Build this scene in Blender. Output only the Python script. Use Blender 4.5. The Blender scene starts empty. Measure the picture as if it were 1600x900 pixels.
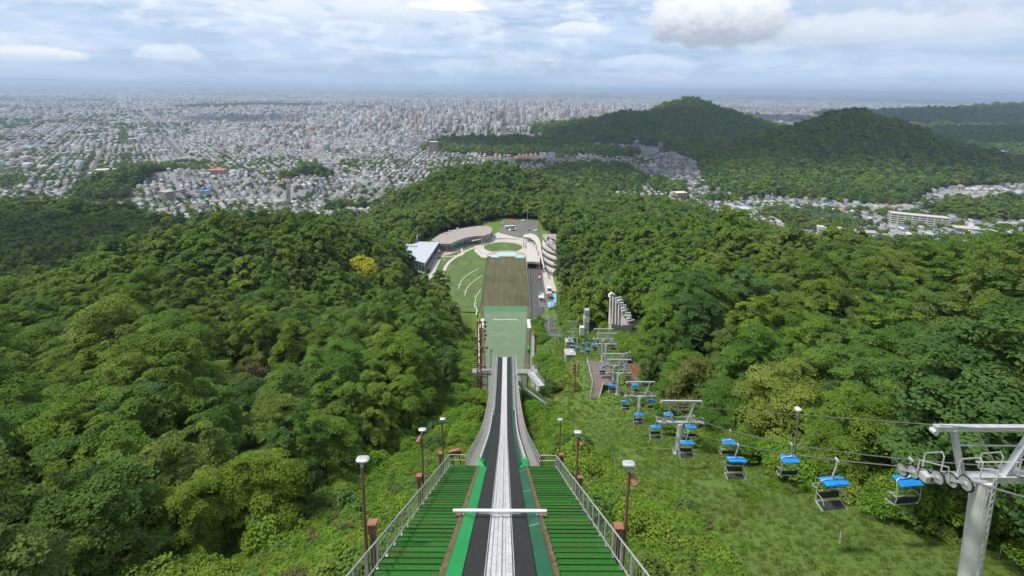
import bpy, bmesh, math, random
import numpy as np
from mathutils import Vector, Matrix
random.seed(7); rng = np.random.default_rng(11)
S = bpy.context.scene
COL = S.collection
R = math.radians
# ------------------------------------------------------------------ camera
FPX, PITCH, ROLL, YAW, PYC = 723.0, R(10.7), R(0.8), R(0.57), 273.0   # the photograph is cropped below its optical centre
CAM = np.array([0.1, 0.0, 0.0])
def _basis():
    f = np.array([math.sin(YAW)*math.cos(PITCH), math.cos(YAW)*math.cos(PITCH), -math.sin(PITCH)])
    r0 = np.array([math.cos(YAW), -math.sin(YAW), 0.0]); u0 = np.cross(r0, f)
    r = r0*math.cos(ROLL)+u0*math.sin(ROLL); u = u0*math.cos(ROLL)-r0*math.sin(ROLL)
    return f, r, u
CF, CR, CU = _basis()
def ray(px, py): return CF + CR*((px-800)/FPX) - CU*((py-PYC)/FPX)
def PD(px, py, d): return CAM + ray(px, py)*d
def PZ(px, py, z):
    v = ray(px, py); return CAM + v*(z/v[2])
def PY(px, py, Y):
    v = ray(px, py); return CAM + v*(Y/v[1])
def project(p):
    q = np.asarray(p, float)-CAM
    d = q@CF
    return 800+FPX*(q@CR)/d, PYC-FPX*(q@CU)/d, d
cam_d = bpy.data.cameras.new('camera'); cam = bpy.data.objects.new('camera', cam_d); COL.objects.link(cam)
cam_d.sensor_width = 36; cam_d.lens = 36*FPX/1600; cam_d.shift_y = -(450-PYC)/1600; cam_d.clip_start = 0.1; cam_d.clip_end = 300000
cam.matrix_world = Matrix(((CR[0], CU[0], -CF[0], CAM[0]), (CR[1], CU[1], -CF[1], CAM[1]), (CR[2], CU[2], -CF[2], CAM[2]), (0, 0, 0, 1)))
S.camera = cam
# ------------------------------------------------------------------ numpy value noise
_perm = np.random.default_rng(3).random((256, 256))
def vnoise(x, y, s):
    x = np.asarray(x, float)/s; y = np.asarray(y, float)/s
    xi = np.floor(x).astype(int); yi = np.floor(y).astype(int); fx = x-xi; fy = y-yi
    fx = fx*fx*(3-2*fx); fy = fy*fy*(3-2*fy)
    a = _perm[xi % 256, yi % 256]; b = _perm[(xi+1) % 256, yi % 256]; c = _perm[xi % 256, (yi+1) % 256]; d = _perm[(xi+1) % 256, (yi+1) % 256]
    return (a*(1-fx)+b*fx)*(1-fy)+(c*(1-fx)+d*fx)*fy-0.5
def fbm(x, y, s, o=4):
    t = 0; a = 1
    for i in range(o):
        t = t+a*vnoise(np.asarray(x)+i*37.7, np.asarray(y)-i*91.3, s/(2**i)); a *= .5
    return t
def sstep(a, b, x):
    t = np.clip((np.asarray(x, float)-a)/(b-a), 0, 1); return t*t*(3-2*t)
# ------------------------------------------------------------------ ski jump profile (metres, along +Y)
Y1, Y2, Y3, RAD = 46.2, 84.9, 91.3, 99.8
def inrun_z(y):
    y = np.asarray(y, float); a0 = math.atan(.714)
    z = -6.62-.714*y
    cx = Y1+RAD*math.sin(a0); cz = -6.62-.714*Y1+RAD*math.cos(a0)
    zc = cz-np.sqrt(np.maximum(RAD**2-(y-cx)**2, 1))
    z = np.where(y > Y1, zc, z)
    z2 = cz-math.sqrt(RAD**2-(Y2-cx)**2); sl = (Y2-cx)/math.sqrt(RAD**2-(Y2-cx)**2)
    return np.where(y > Y2, z2+sl*(y-Y2), z)
_LY = [91, 97, 105, 115, 130, 160, 192, 215, 235, 252, 266, 280, 420]
_LZ = [-69, -71.5, -75.2, -80.2, -88.4, -104.5, -121.2, -130.7, -136.4, -139.7, -141.2, -142, -142]
def landing_z(y): return np.interp(y, _LY, _LZ)
STZ = -142.0
def ym(y): return float(np.interp(y, [-100,0,30,90,192,293,392,530,800], [-100,0,33,93,190,283,375,508,790]))
# ------------------------------------------------------------------ terrain
CP = []
def cp(px, py, d, down=16.0):
    p = PD(px, py, d); CP.append((p[0], p[1], p[2]-down))
for a in [(430,330,240,19),(330,352,215,19),(250,382,190,19),(190,402,170,19),(560,365,300),(640,396,345),(700,440,315,9),(735,490,262,8),(300,392,195,19),
          (200,480,120),(600,520,130,10),(600,650,75,8),(500,800,36,1.5),(300,850,36,6),(100,850,38,8),(40,560,56),(400,620,85,11),(480,430,200,19),(350,500,125),(100,470,150),
          (0,458,210,19),(150,432,360),(60,395,430),(0,330,620),(100,328,640),(200,338,600,10),(-300,420,300,19),(-400,620,90),
          (1130,334,215,23),(1040,345,270,23),(960,345,330),(1250,358,180,23),(1350,378,135,23),(1500,388,105,23),(1600,420,92,11),(1800,400,110),(1900,500,70),(900,345,400),(1130,450,140),(1250,500,100),(1400,520,75),(1550,560,55,10),
          (1000,300,640),(950,305,640),(760,256,700,9),(700,264,690,9),(825,266,690,9),(655,286,680,10),(872,296,690,11),(612,314,650,12),(585,330,620,12),(910,318,660,14),(935,326,600,16),(1080,330,560),
          (1130,348,310,23),(1040,355,350,23),(1250,366,260,23),(1350,388,220,23),(1500,402,180,23),(1620,430,170,23),(1250,372,400,23),(1400,395,330,23),(1600,420,300,23),(1150,352,450,23),(1200,358,540,23),(1300,378,480,23),(1450,392,430,23),(1600,400,420,23),
          (300,362,260,19),(200,405,265,19),(100,445,270,19),(0,455,280,19),(300,372,330,19),(200,415,330,19),(400,345,320,19),(480,352,330,19)]:
    cp(*a)
# lift slope and ground under the jump, from the tower feet
for a in [(1058,725,57.2),(997,668,82),(962,631,98),(941,565,116),(892,533,201)]: CP.append(tuple(PD(*a)))
for p in [(26,144,-87),(26,220,-127),(25,252,-138),(20,18,-24),(18,0,-14),(28,16,-22),(30,48,-42),(33,83,-62),
          (8,30,-32),(8,50,-46),(10,70,-57.5),(12,90,-68),(-8,30,-33),(-8,50,-46),(-10,70,-57.5),(-12,90,-68),(0,15,-22),(0,0,-12),(0,60,-52),(0,40,-39),(-10,10,-20),(10,10,-19.5),(-25,5,-24),
          (-18,100,-72),(-18,130,-88),(-20,160,-104),(-22,192,-120),(-24,220,-132),(18,112,-75),(20,150,-98),(20,192,-119),(20,220,-132),
          (40,110,-66),(42,150,-84),(45,200,-110),(46,250,-128),(50,300,-133),(0,-40,4),(60,-30,2),(-60,-30,-5),(-150,0,-40),(150,0,-10),(0,-150,30),(-300,-100,-20)]:
    CP.append(p)
# valley floor and stadium surroundings
for p in [(p_[0], ym(p_[1]), p_[2]-4*float(sstep(800, 420, p_[1]))) for p_ in [(-85,345,-134),(-95,400,-137),(-95,450,-140),(60,380,-131),(70,440,-133),(75,500,-138),(45,520,-141),(0,520,-141),(-40,520,-141),(-60,480,-139),
          (0,580,-146),(-120,560,-160),(120,560,-150),(-230,560,-185),(-330,440,-152),(-360,420,-150),(-400,640,-196),(-300,700,-202),(-200,800,-208),(0,900,-214),(-500,800,-210),(-700,700,-195),(-700,900,-222),
          (350,640,-202),(420,720,-210),(520,640,-207),(600,600,-200),(680,680,-207),(800,620,-190),(560,760,-212),(750,780,-210),(900,850,-200),(300,800,-212),(260,950,-216),(150,900,-215),(480,860,-211),(620,880,-208),(-250,900,-220),(0,1150,-224),(-400,1150,-228),(-900,1150,-232),(400,1150,-220),(60,850,-212),(140,760,-205),(-120,800,-208),(900,1150,-200)]]:
    CP.append(p)
CPA = np.array(CP)
def _mq(r2): return np.sqrt(r2+30.0**2)
def _solve():
    n = len(CPA); X = CPA[:, :2]/100
    d2 = ((X[:, None]-X[None])**2).sum(-1)*1e4
    A = np.zeros((n+3, n+3)); A[:n, :n] = -_mq(d2)+np.eye(n)*4.0
    P = np.c_[np.ones(n), X]; A[:n, n:] = P; A[n:, :n] = P.T
    b = np.r_[CPA[:, 2], 0, 0, 0]
    return np.linalg.solve(A, b)
_W = _solve()
def near_z(x, y):
    sh = np.shape(x); x = np.ravel(x).astype(float); y = np.ravel(y).astype(float); out = np.empty(len(x))
    for i in range(0, len(x), 20000):
        a = np.c_[x[i:i+20000], y[i:i+20000]]
        d2 = (a[:, None, 0]-CPA[None, :, 0])**2+(a[:, None, 1]-CPA[None, :, 1])**2
        out[i:i+20000] = -_mq(d2)@_W[:-3]+_W[-3]+a[:, 0]/100*_W[-2]+a[:, 1]/100*_W[-1]
    return out.reshape(sh)
# hills further off: (px, py, depth of the summit, sideways half-width, half-depth, exponent, skew)
HILLS = []
def hill(px, py, d, sx, sy, e=1.5, tree=11, base=-235, rot=0):
    p = PD(px, py, d); HILLS.append((p[0], p[1], p[2]-tree-base, sx, sy, e, rot))
hill(1078,153,2650,360,420,1.35)                 # wooded hill before the city centre
hill(985,176,2500,320,330,1.5); hill(905,212,2250,290,250,1.6); hill(800,222,2250,240,200,1.9); hill(725,224,2250,90,140,2.0)
hill(1120,205,2150,260,300,1.5)
hill(1335,180,1400,300,290,1.3); hill(1270,210,1370,270,300,1.5); hill(1180,243,1300,220,210,1.6); hill(1440,228,1420,240,300,1.6); hill(1515,255,1500,230,230,1.7); hill(1090,268,1250,130,180,1.8)
hill(905,258,1430,190,120,2.0,base=-228); hill(955,256,1400,150,140,2.0,base=-228)
hill(1560,212,2300,420,500,1.6); hill(1660,200,2300,400,500,1.6)
hill(1490,172,4300,500,700,1.5); hill(1600,162,4600,520,700,1.6); hill(1720,150,4600,600,700,1.5)
hill(236,263,1010,88,105,2.0,base=-228); hill(185,290,960,60,70,2.0,base=-226); hill(484,264,1080,48,70,2.0,base=-228)
hill(1640,258,1600,260,260,1.7)
HPEAK = [(h[0], h[1]) for h in HILLS]
def hills_z(x, y):
    tot = np.zeros(np.shape(x))
    for (hx, hy, h, sx, sy, e, rot) in HILLS:
        r = np.sqrt(((x-hx)/sx)**2+((y-hy)/sy)**2+1e-9)
        r = r*(1+.15*fbm(x, y, 420, 3))
        v = h*np.maximum(np.exp(-np.minimum(r, 4)**e)-.09, 0)/.91
        tot = np.maximum(tot, v)+.12*np.minimum(tot, v)
    return tot
def plain_z(x, y):
    r = np.hypot(x, y)
    z = -224-sstep(1100, 2600, r)*21-sstep(2600, 9000, r)*15
    return z+sstep(500, 1500, x)*sstep(2600, 900, r)*18
def ground(x, y):
    x = np.asarray(x, float); y = np.asarray(y, float); r = np.hypot(x, y*1.0)
    w = sstep(820, 1120, np.maximum(np.abs(x)*.95, y))
    n = near_z(np.clip(x, -1300, 1300), np.clip(y, -300, 1300))
    f = plain_z(x, y)
    z = n*(1-w)+f*w
    z = z+fbm(x, y, 60, 3)*3.0*sstep(35, 110, np.abs(x))*sstep(1300, 700, y)
    hz = hills_z(x, y)
    z = np.maximum(z, np.where(hz > 1.0, f+hz, -400))
    z = crest_clip(x, y, z)
    # level stadium floor and the landing slope
    m = sstep(0, 1, (412-y)/25+1)*sstep(262, 276, y)*np.where(x > 0, sstep(42, 34, x), sstep(-78, -60, x))
    z = z*(1-m)+(STZ-.5)*m
    m = sstep(512, 494, y)*sstep(378, 392, y)*np.where(x > 0, sstep(46, 38, x), sstep(-95, -75, x))
    z = z*(1-m)+(STZ-.5)*m
    m = sstep(93, 100, y)*sstep(290, 276, y)*sstep(20.5, 17, np.abs(x))
    z = z*(1-m)+(landing_z(y)-.7)*m
    m = sstep(98, 91, y)*sstep(-20, 5, y)*sstep(9, 6.3, np.abs(x))
    return np.where(m > 0, np.minimum(z, z*(1-m)+(inrun_z(np.minimum(y, 94))-3.4)*m), z)
# the crests of the two near ridges and of the rises behind them, as (pixel x, pixel y) read off the photograph, with the range they stand in:
# no ground (with its trees) inside that range rises above them
CREST = [(([-400,0,100,190,250,330,430,520,600,640,700,735,760], [470,456,446,404,384,354,331,346,374,396,440,490,520]), 60, 345, 17.0),
         (([-400,0,100,200,250,300,400,500,560,600,640], [322,324,328,340,368,374,350,352,346,330,326]), 345, 640, 22.0),
         (([862,900,960,1040,1100,1130,1200,1250,1330,1400,1500,1560,1650,2000], [352,346,342,338,331,331,346,358,373,374,380,384,404,420]), 90, 420, 19.5),
         (([560,600,630,660,690,720,760,800,830,860,880,900,930,960,1000,1060,1100,1130,1200,1250,1330,1400,1500,1600,1650,2000], [342,322,305,286,272,264,261,264,272,288,302,314,324,318,316,322,331,333,348,360,376,378,384,406,410,430]), 420, 800, 15.0)]
def crest_clip(x, y, z):
    q = np.stack([x-CAM[0], y-CAM[1], z-CAM[2]], -1); d = q@CF; px = 800+FPX*(q@CR)/np.maximum(d, 1); r = np.hypot(q[..., 0], q[..., 1])
    for (cx, cy), r0, r1, tall in CREST:
        py = np.interp(px, cx, cy); a = (px-800)/FPX; b_ = (py-PYC)/FPX
        v = CF[None]+np.ravel(a)[:, None]*CR[None]-np.ravel(b_)[:, None]*CU[None]
        zl = (v[:, 2]/np.hypot(v[:, 0], v[:, 1])).reshape(np.shape(x))*r-tall
        m = sstep(r0, r0+30, r)*sstep(r1+40, r1, r)*((px > cx[0]-5) & (px < cx[-1]+5) & (y > 20))
        z = np.where(m > 0, z*(1-m)+np.minimum(z, zl)*m, z)
    return z
def axis(parts):
    out = []
    for a, b, s in parts: out += list(np.arange(a, b, s))
    return out
_p = axis([(0,48,2.4),(48,150,4.5),(150,420,9),(420,1000,18),(1000,2600,40)])
v = 2600; st = 55
while v < 75000: _p.append(v); v += st; st *= 1.12
GX = np.array(sorted([-a for a in _p[1:]]+_p))
_q = axis([(0,110,2.5),(110,300,4),(300,540,5),(540,1000,12),(1000,2800,30)])
v = 2800; st = 45
while v < 80000: _q.append(v); v += st; st *= 1.10
GY = np.array(sorted([-a for a in [6,12,20,30,45,70,110,180,300,600,1500,5000,20000]]+_q))
_XX, _YY = np.meshgrid(GX, GY, indexing='ij')
GZ = ground(_XX, _YY)
def gz(x, y):
    """height of the terrain mesh (bilinear)"""
    x = np.asarray(x, float); y = np.asarray(y, float)
    i = np.clip(np.searchsorted(GX, x)-1, 0, len(GX)-2); j = np.clip(np.searchsorted(GY, y)-1, 0, len(GY)-2)
    fx = (x-GX[i])/(GX[i+1]-GX[i]); fy = (y-GY[j])/(GY[j+1]-GY[j])
    return (GZ[i, j]*(1-fx)+GZ[i+1, j]*fx)*(1-fy)+(GZ[i, j+1]*(1-fx)+GZ[i+1, j+1]*fx)*fy
# ------------------------------------------------------------------ where the woods stand
XL = ([-5,0,28,43,93,128,198,238,262,288,315,342,378,420,440,455,470,480,490], [-27,-25,-22.5,-18.5,-13,-17,-22,-25,-32,-43,-62,-86,-84,-76,-66,-50,-28,-14,-10])
XR = ([-5,0,23,48,80,92,100,116,128,180,235,255,280,325,365,375,400,436,450,470,490], [31,30,29,28.5,29.5,31,36,36.5,35.5,36,36.5,36,37,43,47,49,51,54,39,37,35])
GROVES = []
def grove(px, py, ra, rb, z=-214):
    p = PZ(px, py, z); GROVES.append((p[0], p[1], ra, rb))
for g in [(800,230,330,260,-232),(950,240,100,150,-232),(715,232,50,60,-232),(1560,340,130,40),(1600,352,120,45),(1130,300,45,25),(930,275,130,150,-222),(880,290,110,90,-220),(960,315,90,60),(1040,285,40,50),(1230,352,35,10),(540,315,40,50),(610,300,40,60),(480,282,70,35,-222)]: grove(*g)
def inside(poly, x, y):
    c = np.zeros(np.shape(x), bool); n = len(poly)
    for i in range(n):
        (x1, y1), (x2, y2) = poly[i], poly[(i+1) % n]
        if y1 == y2: continue
        c ^= ((y1 > y) != (y2 > y)) & (x < (x2-x1)*(y-y1)/(y2-y1)+x1)
    return c.astype(float)
TOWNS = [[tuple(PZ(px, py, -213)[:2]) for px, py in P_] for P_ in (
    [(998,236),(1052,231),(1088,262),(1104,288),(1200,305),(1300,324),(1395,332),(1440,308),(1480,300),(1640,298),(1640,326),(1500,330),(1480,334),(1530,346),(1640,376),(1640,402),(1330,392),(1200,362),(1040,330),(1002,300),(985,262)],
    [(185,376),(300,382),(430,350),(480,348),(525,330),(612,300),(650,284),(600,268),(300,262),(110,336)])]
CLEAR = []          # (x, y, radius) clearings, filled in below
def wood(x, y):
    """1 in the forest, 0 in the open"""
    x = np.asarray(x, float); y = np.asarray(y, float)
    near = ((x < np.interp(y, *XL)) | (x > np.interp(y, *XR)) | (y > 492)).astype(float)
    r = np.hypot(x, y)
    n = fbm(x, y, 130, 3)*26
    # the town's edge, left of and behind the ridge
    el = np.interp(x, [-900,-560,-420,-330,-250,-150,-60,60,160,260,330,420,520,640,760,1000],
                   [640,690,640,600,640,720,830,850,790,700,640,560,560,560,600,650])
    el = el+n
    m = near*(y < el)*(r < 1100)
    hz = hills_z(x, y)
    m = np.maximum(m, (hz > 1.5).astype(float)*(np.hypot(x, y) > 900))
    for (gx, gy, ra, rb) in GROVES: m = np.maximum(m, (np.hypot((x-gx)/ra, (y-gy)/rb) < 1+.3*vnoise(x, y, 60)).astype(float))
    for poly in TOWNS: m = m*(1-inside(poly, x, y))
    for (gx, gy, ra, rb) in GROVES: m = np.maximum(m, (np.hypot((x-gx)/ra, (y-gy)/rb) < .9+.3*vnoise(x, y, 60)).astype(float))
    for (cx, cy, cr) in CLEAR: m = m*(np.hypot(x-cx, y-cy) > cr)
    return m
# ------------------------------------------------------------------ helpers: properties, meshes, materials
def tag(o, label=None, cat=None, group=None, kind=None):
    if label: o['label'] = label
    if cat: o['category'] = cat
    if group: o['group'] = group
    if kind: o['kind'] = kind
    return o
def mesh_np(name, V, F, mats, mi=None, smooth=False):
    """V (n,3), F (m,k) all faces with k corners"""
    V = np.asarray(V, np.float32); F = np.asarray(F, np.int32); m, k = F.shape
    me = bpy.data.meshes.new(name)
    me.vertices.add(len(V)); me.vertices.foreach_set('co', V.ravel())
    me.loops.add(m*k); me.loops.foreach_set('vertex_index', F.ravel())
    me.polygons.add(m); me.polygons.foreach_set('loop_start', np.arange(0, m*k, k, dtype=np.int32))
    for x in (mats if isinstance(mats, (list, tuple)) else [mats]): me.materials.append(x)
    if mi is not None: me.polygons.foreach_set('material_index', np.asarray(mi, np.int32))
    if smooth: me.polygons.foreach_set('use_smooth', np.ones(m, bool))
    me.update(calc_edges=True)
    return me
def link(name, me, parent=None, loc=None):
    o = bpy.data.objects.new(name, me); COL.objects.link(o)
    if parent is not None: o.parent = parent
    if loc is not None: o.location = loc
    return o
def empty(name, loc=(0,0,0), rz=0):
    o = bpy.data.objects.new(name, None); COL.objects.link(o); o.location = loc; o.rotation_euler = (0,0,rz); o.empty_display_size = .3
    return o
class NT:
    def __init__(s, nt): s.t = nt
    def n(s, typ, **kw):
        nd = s.t.nodes.new(typ)
        for k, v in kw.items():
            if k == 'i':
                for a, b in v.items():
                    if isinstance(b, bpy.types.NodeSocket): s.t.links.new(b, nd.inputs[a])
                    else: nd.inputs[a].default_value = b
            else: setattr(nd, k, v)
        return nd
    def math(s, op, a, b=None, c=None, clamp=False):
        i = {0: a}
        if b is not None: i[1] = b
        if c is not None: i[2] = c
        return s.n('ShaderNodeMath', operation=op, use_clamp=clamp, i=i).outputs[0]
    def vmath(s, op, a, b=None):
        i = {0: a}
        if b is not None: i[1] = b
        return s.n('ShaderNodeVectorMath', operation=op, i=i).outputs[0]
    def mix(s, f, a, b, blend='MIX'):
        nd = s.t.nodes.new('ShaderNodeMix'); nd.data_type = 'RGBA'; nd.blend_type = blend
        for k, v in ((0, f), (6, a), (7, b)):
            if isinstance(v, bpy.types.NodeSocket): s.t.links.new(v, nd.inputs[k])
            elif k == 0: nd.inputs[0].default_value = v
            else: nd.inputs[k].default_value = (*v, 1) if len(v) == 3 else v
        return nd.outputs[2]
    def noise(s, vec, scale, detail=3, rough=.55, dist=0):
        i = {'Scale': scale, 'Detail': detail, 'Roughness': rough, 'Distortion': dist}
        if vec is not None: i['Vector'] = vec
        return s.n('ShaderNodeTexNoise', i=i).outputs[0]
    def ramp(s, f, stops, interp='LINEAR'):
        nd = s.n('ShaderNodeValToRGB', i={0: f}); cr = nd.color_ramp; cr.interpolation = interp
        while len(cr.elements) < len(stops): cr.elements.new(1)
        for e, (p, c) in zip(cr.elements, stops):
            e.position = p; e.color = (*c, 1) if not isinstance(c, (int, float)) else (c, c, c, 1)
        return nd.outputs[0]
    def ss(s, x, a, b):
        nd = s.n('ShaderNodeMapRange', interpolation_type='SMOOTHSTEP', i={0: x, 1: a, 2: b}); return nd.outputs[0]
    def link(s, a, b): s.t.links.new(a, b)
MATS = {}
def new_mat(name):
    m = bpy.data.materials.new(name); m.use_nodes = True; m.node_tree.nodes.clear()
    k = NT(m.node_tree); out = k.n('ShaderNodeOutputMaterial'); MATS[name] = m
    return m, k, out
def pbr(name, col, rough=.7, metal=0, var=.12, scale=3.0, bump=0, dirt=None, spec=.4, coord='Object', detail=4):
    """a plain weathered surface: noise on the colour, the gloss and the relief"""
    if name in MATS: return MATS[name]
    m, k, out = new_mat(name)
    vec = k.n('ShaderNodeTexCoord').outputs[coord] if coord != 'World' else k.n('ShaderNodeNewGeometry').outputs['Position']
    n = k.noise(vec, scale, detail)
    c = tuple(col)
    lo = tuple(x*(1-var) for x in c); hi = tuple(min(1, x*(1+var)) for x in c)
    colr = k.ramp(n, [(.3, lo), (.7, hi)])
    if dirt:
        d = k.ss(k.noise(vec, scale*.37, 5, .65), .52, .74)
        colr = k.mix(k.math('MULTIPLY', d, dirt[1]), colr, dirt[0])
    b = k.n('ShaderNodeBsdfPrincipled', i={'Base Color': colr, 'Metallic': metal, 'Specular IOR Level': spec})
    k.link(k.n('ShaderNodeMapRange', i={0: n, 3: max(.05, rough-.1), 4: min(1, rough+.1)}).outputs[0], b.inputs['Roughness'])
    if bump:
        k.link(k.n('ShaderNodeBump', i={'Strength': bump, 'Distance': .02, 'Height': k.noise(vec, scale*6, 3)}).outputs[0], b.inputs['Normal'])
    k.link(b.outputs[0], out.inputs[0])
    return m
# ------------------------------------------------------------------ light
SUN_EL, SUN_AZ = R(63), R(-98)          # azimuth clockwise from +Y: high on the left
sd = Vector((math.sin(SUN_AZ)*math.cos(SUN_EL), math.cos(SUN_AZ)*math.cos(SUN_EL), math.sin(SUN_EL)))
L = bpy.data.lights.new('sun', 'SUN'); L.energy = 3.5; L.angle = R(6); L.color = (1, .95, .87)
lo = bpy.data.objects.new('sun', L); COL.objects.link(lo); lo.rotation_euler = sd.to_track_quat('Z', 'Y').to_euler()
W = bpy.data.worlds.new('World'); S.world = W; W.use_nodes = True; W.node_tree.nodes.clear()
k = NT(W.node_tree)
sky = k.n('ShaderNodeTexSky', sky_type='NISHITA', sun_disc=False, sun_elevation=SUN_EL, sun_rotation=SUN_AZ, altitude=300, air_density=1.1, dust_density=1.2, ozone_density=1.6)
SKYS = .085
dirv = k.n('ShaderNodeTexCoord').outputs['Generated']
sx = k.n('ShaderNodeSeparateXYZ', i={0: dirv}); dx, dy, dz = sx.outputs
zc = k.math('ADD', k.math('MAXIMUM', dz, 0.0), .07)
px_ = k.math('DIVIDE', dx, zc); py_ = k.math('DIVIDE', dy, zc)
pl = k.n('ShaderNodeCombineXYZ', i={0: px_, 1: py_, 2: 0.0}).outputs[0]
az = k.math('ARCTAN2', dx, dy)
def C(v): return tuple(x/SKYS for x in v)
basec = k.mix(.80, sky.outputs[0], C((.38, .53, .77)))
# veils of cloud: stretched noise in (azimuth, elevation), so that it flattens towards the skyline
def co(sa, sz, off): return k.n('ShaderNodeCombineXYZ', i={0: k.math('MULTIPLY', az, sa), 1: k.math('MULTIPLY', dz, sz), 2: off}).outputs[0]
nv = k.noise(co(3.0, 14.0, 1.7), 1.5, 7, .58, .3)
ns = k.noise(co(3.2, 30.0, 4.2), 1.7, 7, .6, .5)
nb = k.noise(co(6.5, 15.0, 7.7), 1.5, 8, .60, .2)
hi = k.ss(dz, .015, .19)
c1 = k.mix(k.math('MULTIPLY', k.ss(nv, .36, .64), .75), basec, C((.54, .67, .86)))
c2 = k.mix(k.math('MULTIPLY', k.ss(ns, .48, .72), .5), c1, C((.68, .77, .89)))
# banks of broken cloud, whiter and more solid higher up
bank = k.math('MULTIPLY', k.ss(nb, .47, .60), k.math('ADD', .25, k.math('MULTIPLY', hi, .65)))
nbs = k.noise(co(6.5, 15.0, 7.9), 3.2, 6, .6)
c3 = k.mix(bank, c2, k.mix(k.ss(nbs, .36, .62), C((.50, .60, .76)), C((.76, .83, .92))))
lefty = k.math('MULTIPLY', k.ss(az, .40, -.35), k.ss(dz, .07, .20))
c3 = k.mix(k.math('MULTIPLY', k.math('MULTIPLY', lefty, k.ss(nv, .34, .56)), .7), c3, C((.93, .94, .95)))
right = k.math('MULTIPLY', k.ss(az, .28, .62), k.ss(dz, .02, .12))
c4 = k.mix(k.math('MULTIPLY', k.math('MULTIPLY', right, k.ss(nv, .25, .55)), .6), c3, C((.52, .60, .72)))
nf = k.noise(co(9.0, 13.0, 9.1), 3.0, 8, .58)
nf2 = k.noise(co(9.0, 13.0, 9.1), 8.0, 5, .55)
def cumulus(cin, a0, z0, wa, wz, white, grey, amount=1.0, flat=.35):
    """a heaped cumulus around azimuth a0, height z0: bright crown where it faces up, grey flat underside"""
    ua = k.math('DIVIDE', k.math('SUBTRACT', az, a0), wa); uz = k.math('DIVIDE', k.math('SUBTRACT', dz, z0), wz)
    uzl = k.math('MULTIPLY', k.math('MINIMUM', uz, 0.0), 1/flat)
    uzz = k.math('ADD', k.math('MAXIMUM', uz, 0.0), uzl)
    r = k.math('SQRT', k.math('ADD', k.math('MULTIPLY', ua, ua), k.math('MULTIPLY', uzz, uzz)))
    q = k.math('ADD', r, k.math('MULTIPLY', k.math('SUBTRACT', nf, .5), .80))
    q = k.math('ADD', q, k.math('MULTIPLY', k.math('SUBTRACT', nf2, .5), .16))
    m = k.math('MULTIPLY', k.ss(q, 1.02, .70), amount)
    t = k.math('ADD', uz, k.math('MULTIPLY', k.math('SUBTRACT', nf2, .5), .35))
    t = k.math('ADD', t, k.math('MULTIPLY', k.math('SUBTRACT', nf, .5), .7))
    return k.mix(m, cin, k.mix(k.ss(t, -.40, .55), C(grey), C(white)))
def sdir(px, py):
    v = ray(px, py); v = v/np.linalg.norm(v); return math.atan2(v[0], v[1]), float(v[2])
def cum(cin, px, py, wpx, hpx, white, grey, amount=1, flat=.35):
    a, z = sdir(px, py); a1, _ = sdir(px+wpx, py); _, z1 = sdir(px, py-hpx)
    return cumulus(cin, a, z, a1-a, z1-z, white, grey, amount, flat)
c5 = cum(c4, 590, 26, 78, 34, (.72, .78, .87), (.56, .65, .78), .8)
c5 = cum(c5, 460, 20, 70, 24, (.74, .80, .88), (.60, .68, .80), .7)
c5 = cum(c5, 1120, 38, 140, 76, (.84, .87, .91), (.40, .46, .56), 1, .60)
c5 = cum(c5, 62, 90, 92, 20, (.92, .90, .86), (.60, .70, .82), .65)
c5 = cum(c5, 265, 88, 60, 22, (.84, .88, .93), (.62, .72, .84), .5)
c5 = cum(c5, 905, 50, 62, 18, (.80, .85, .91), (.60, .69, .80), .8)
c5 = cum(c5, 1010, 104, 100, 22, (.66, .76, .88), (.48, .61, .79), .6)
c5 = cum(c5, 700, 12, 66, 16, (1.0, 1.0, .98), (.88, .91, .95), .9)
c5 = cum(c5, 1330, 56, 150, 44, (.70, .76, .84), (.52, .60, .71), .75)
c5 = cum(c5, 1500, 50, 120, 36, (.68, .74, .82), (.54, .62, .72), .6)
# thin haze over the skyline
c6 = k.mix(k.math('MULTIPLY', k.ss(dz, .050, .0), .70), c5, C((.41, .54, .72)))
bg = k.n('ShaderNodeBackground', i={'Color': c6, 'Strength': SKYS*.93})
k.link(bg.outputs[0], k.n('ShaderNodeOutputWorld').inputs[0])
# ------------------------------------------------------------------ air
def haze():
    m, k, out = new_mat('haze_air')
    v = k.n('ShaderNodeVolumePrincipled', i={'Color': (.60, .76, 1.0, 1), 'Density': 7.0e-5, 'Anisotropy': .1})
    k.link(v.outputs[0], out.inputs['Volume'])
    B = 90000; z0, z1 = -276.0, 60.0
    V = [(x, y, z) for z in (z0, z1) for y in (-B, B) for x in (-B, B)]
    F = [(0,2,3,1),(4,5,7,6),(0,1,5,4),(1,3,7,5),(3,2,6,7),(2,0,4,6)]
    o = link('haze', mesh_np('haze', V, F, m)); tag(o, kind='stuff', label='thin blue haze over the distant city and plain')
    return o
HAZE = haze()
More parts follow.
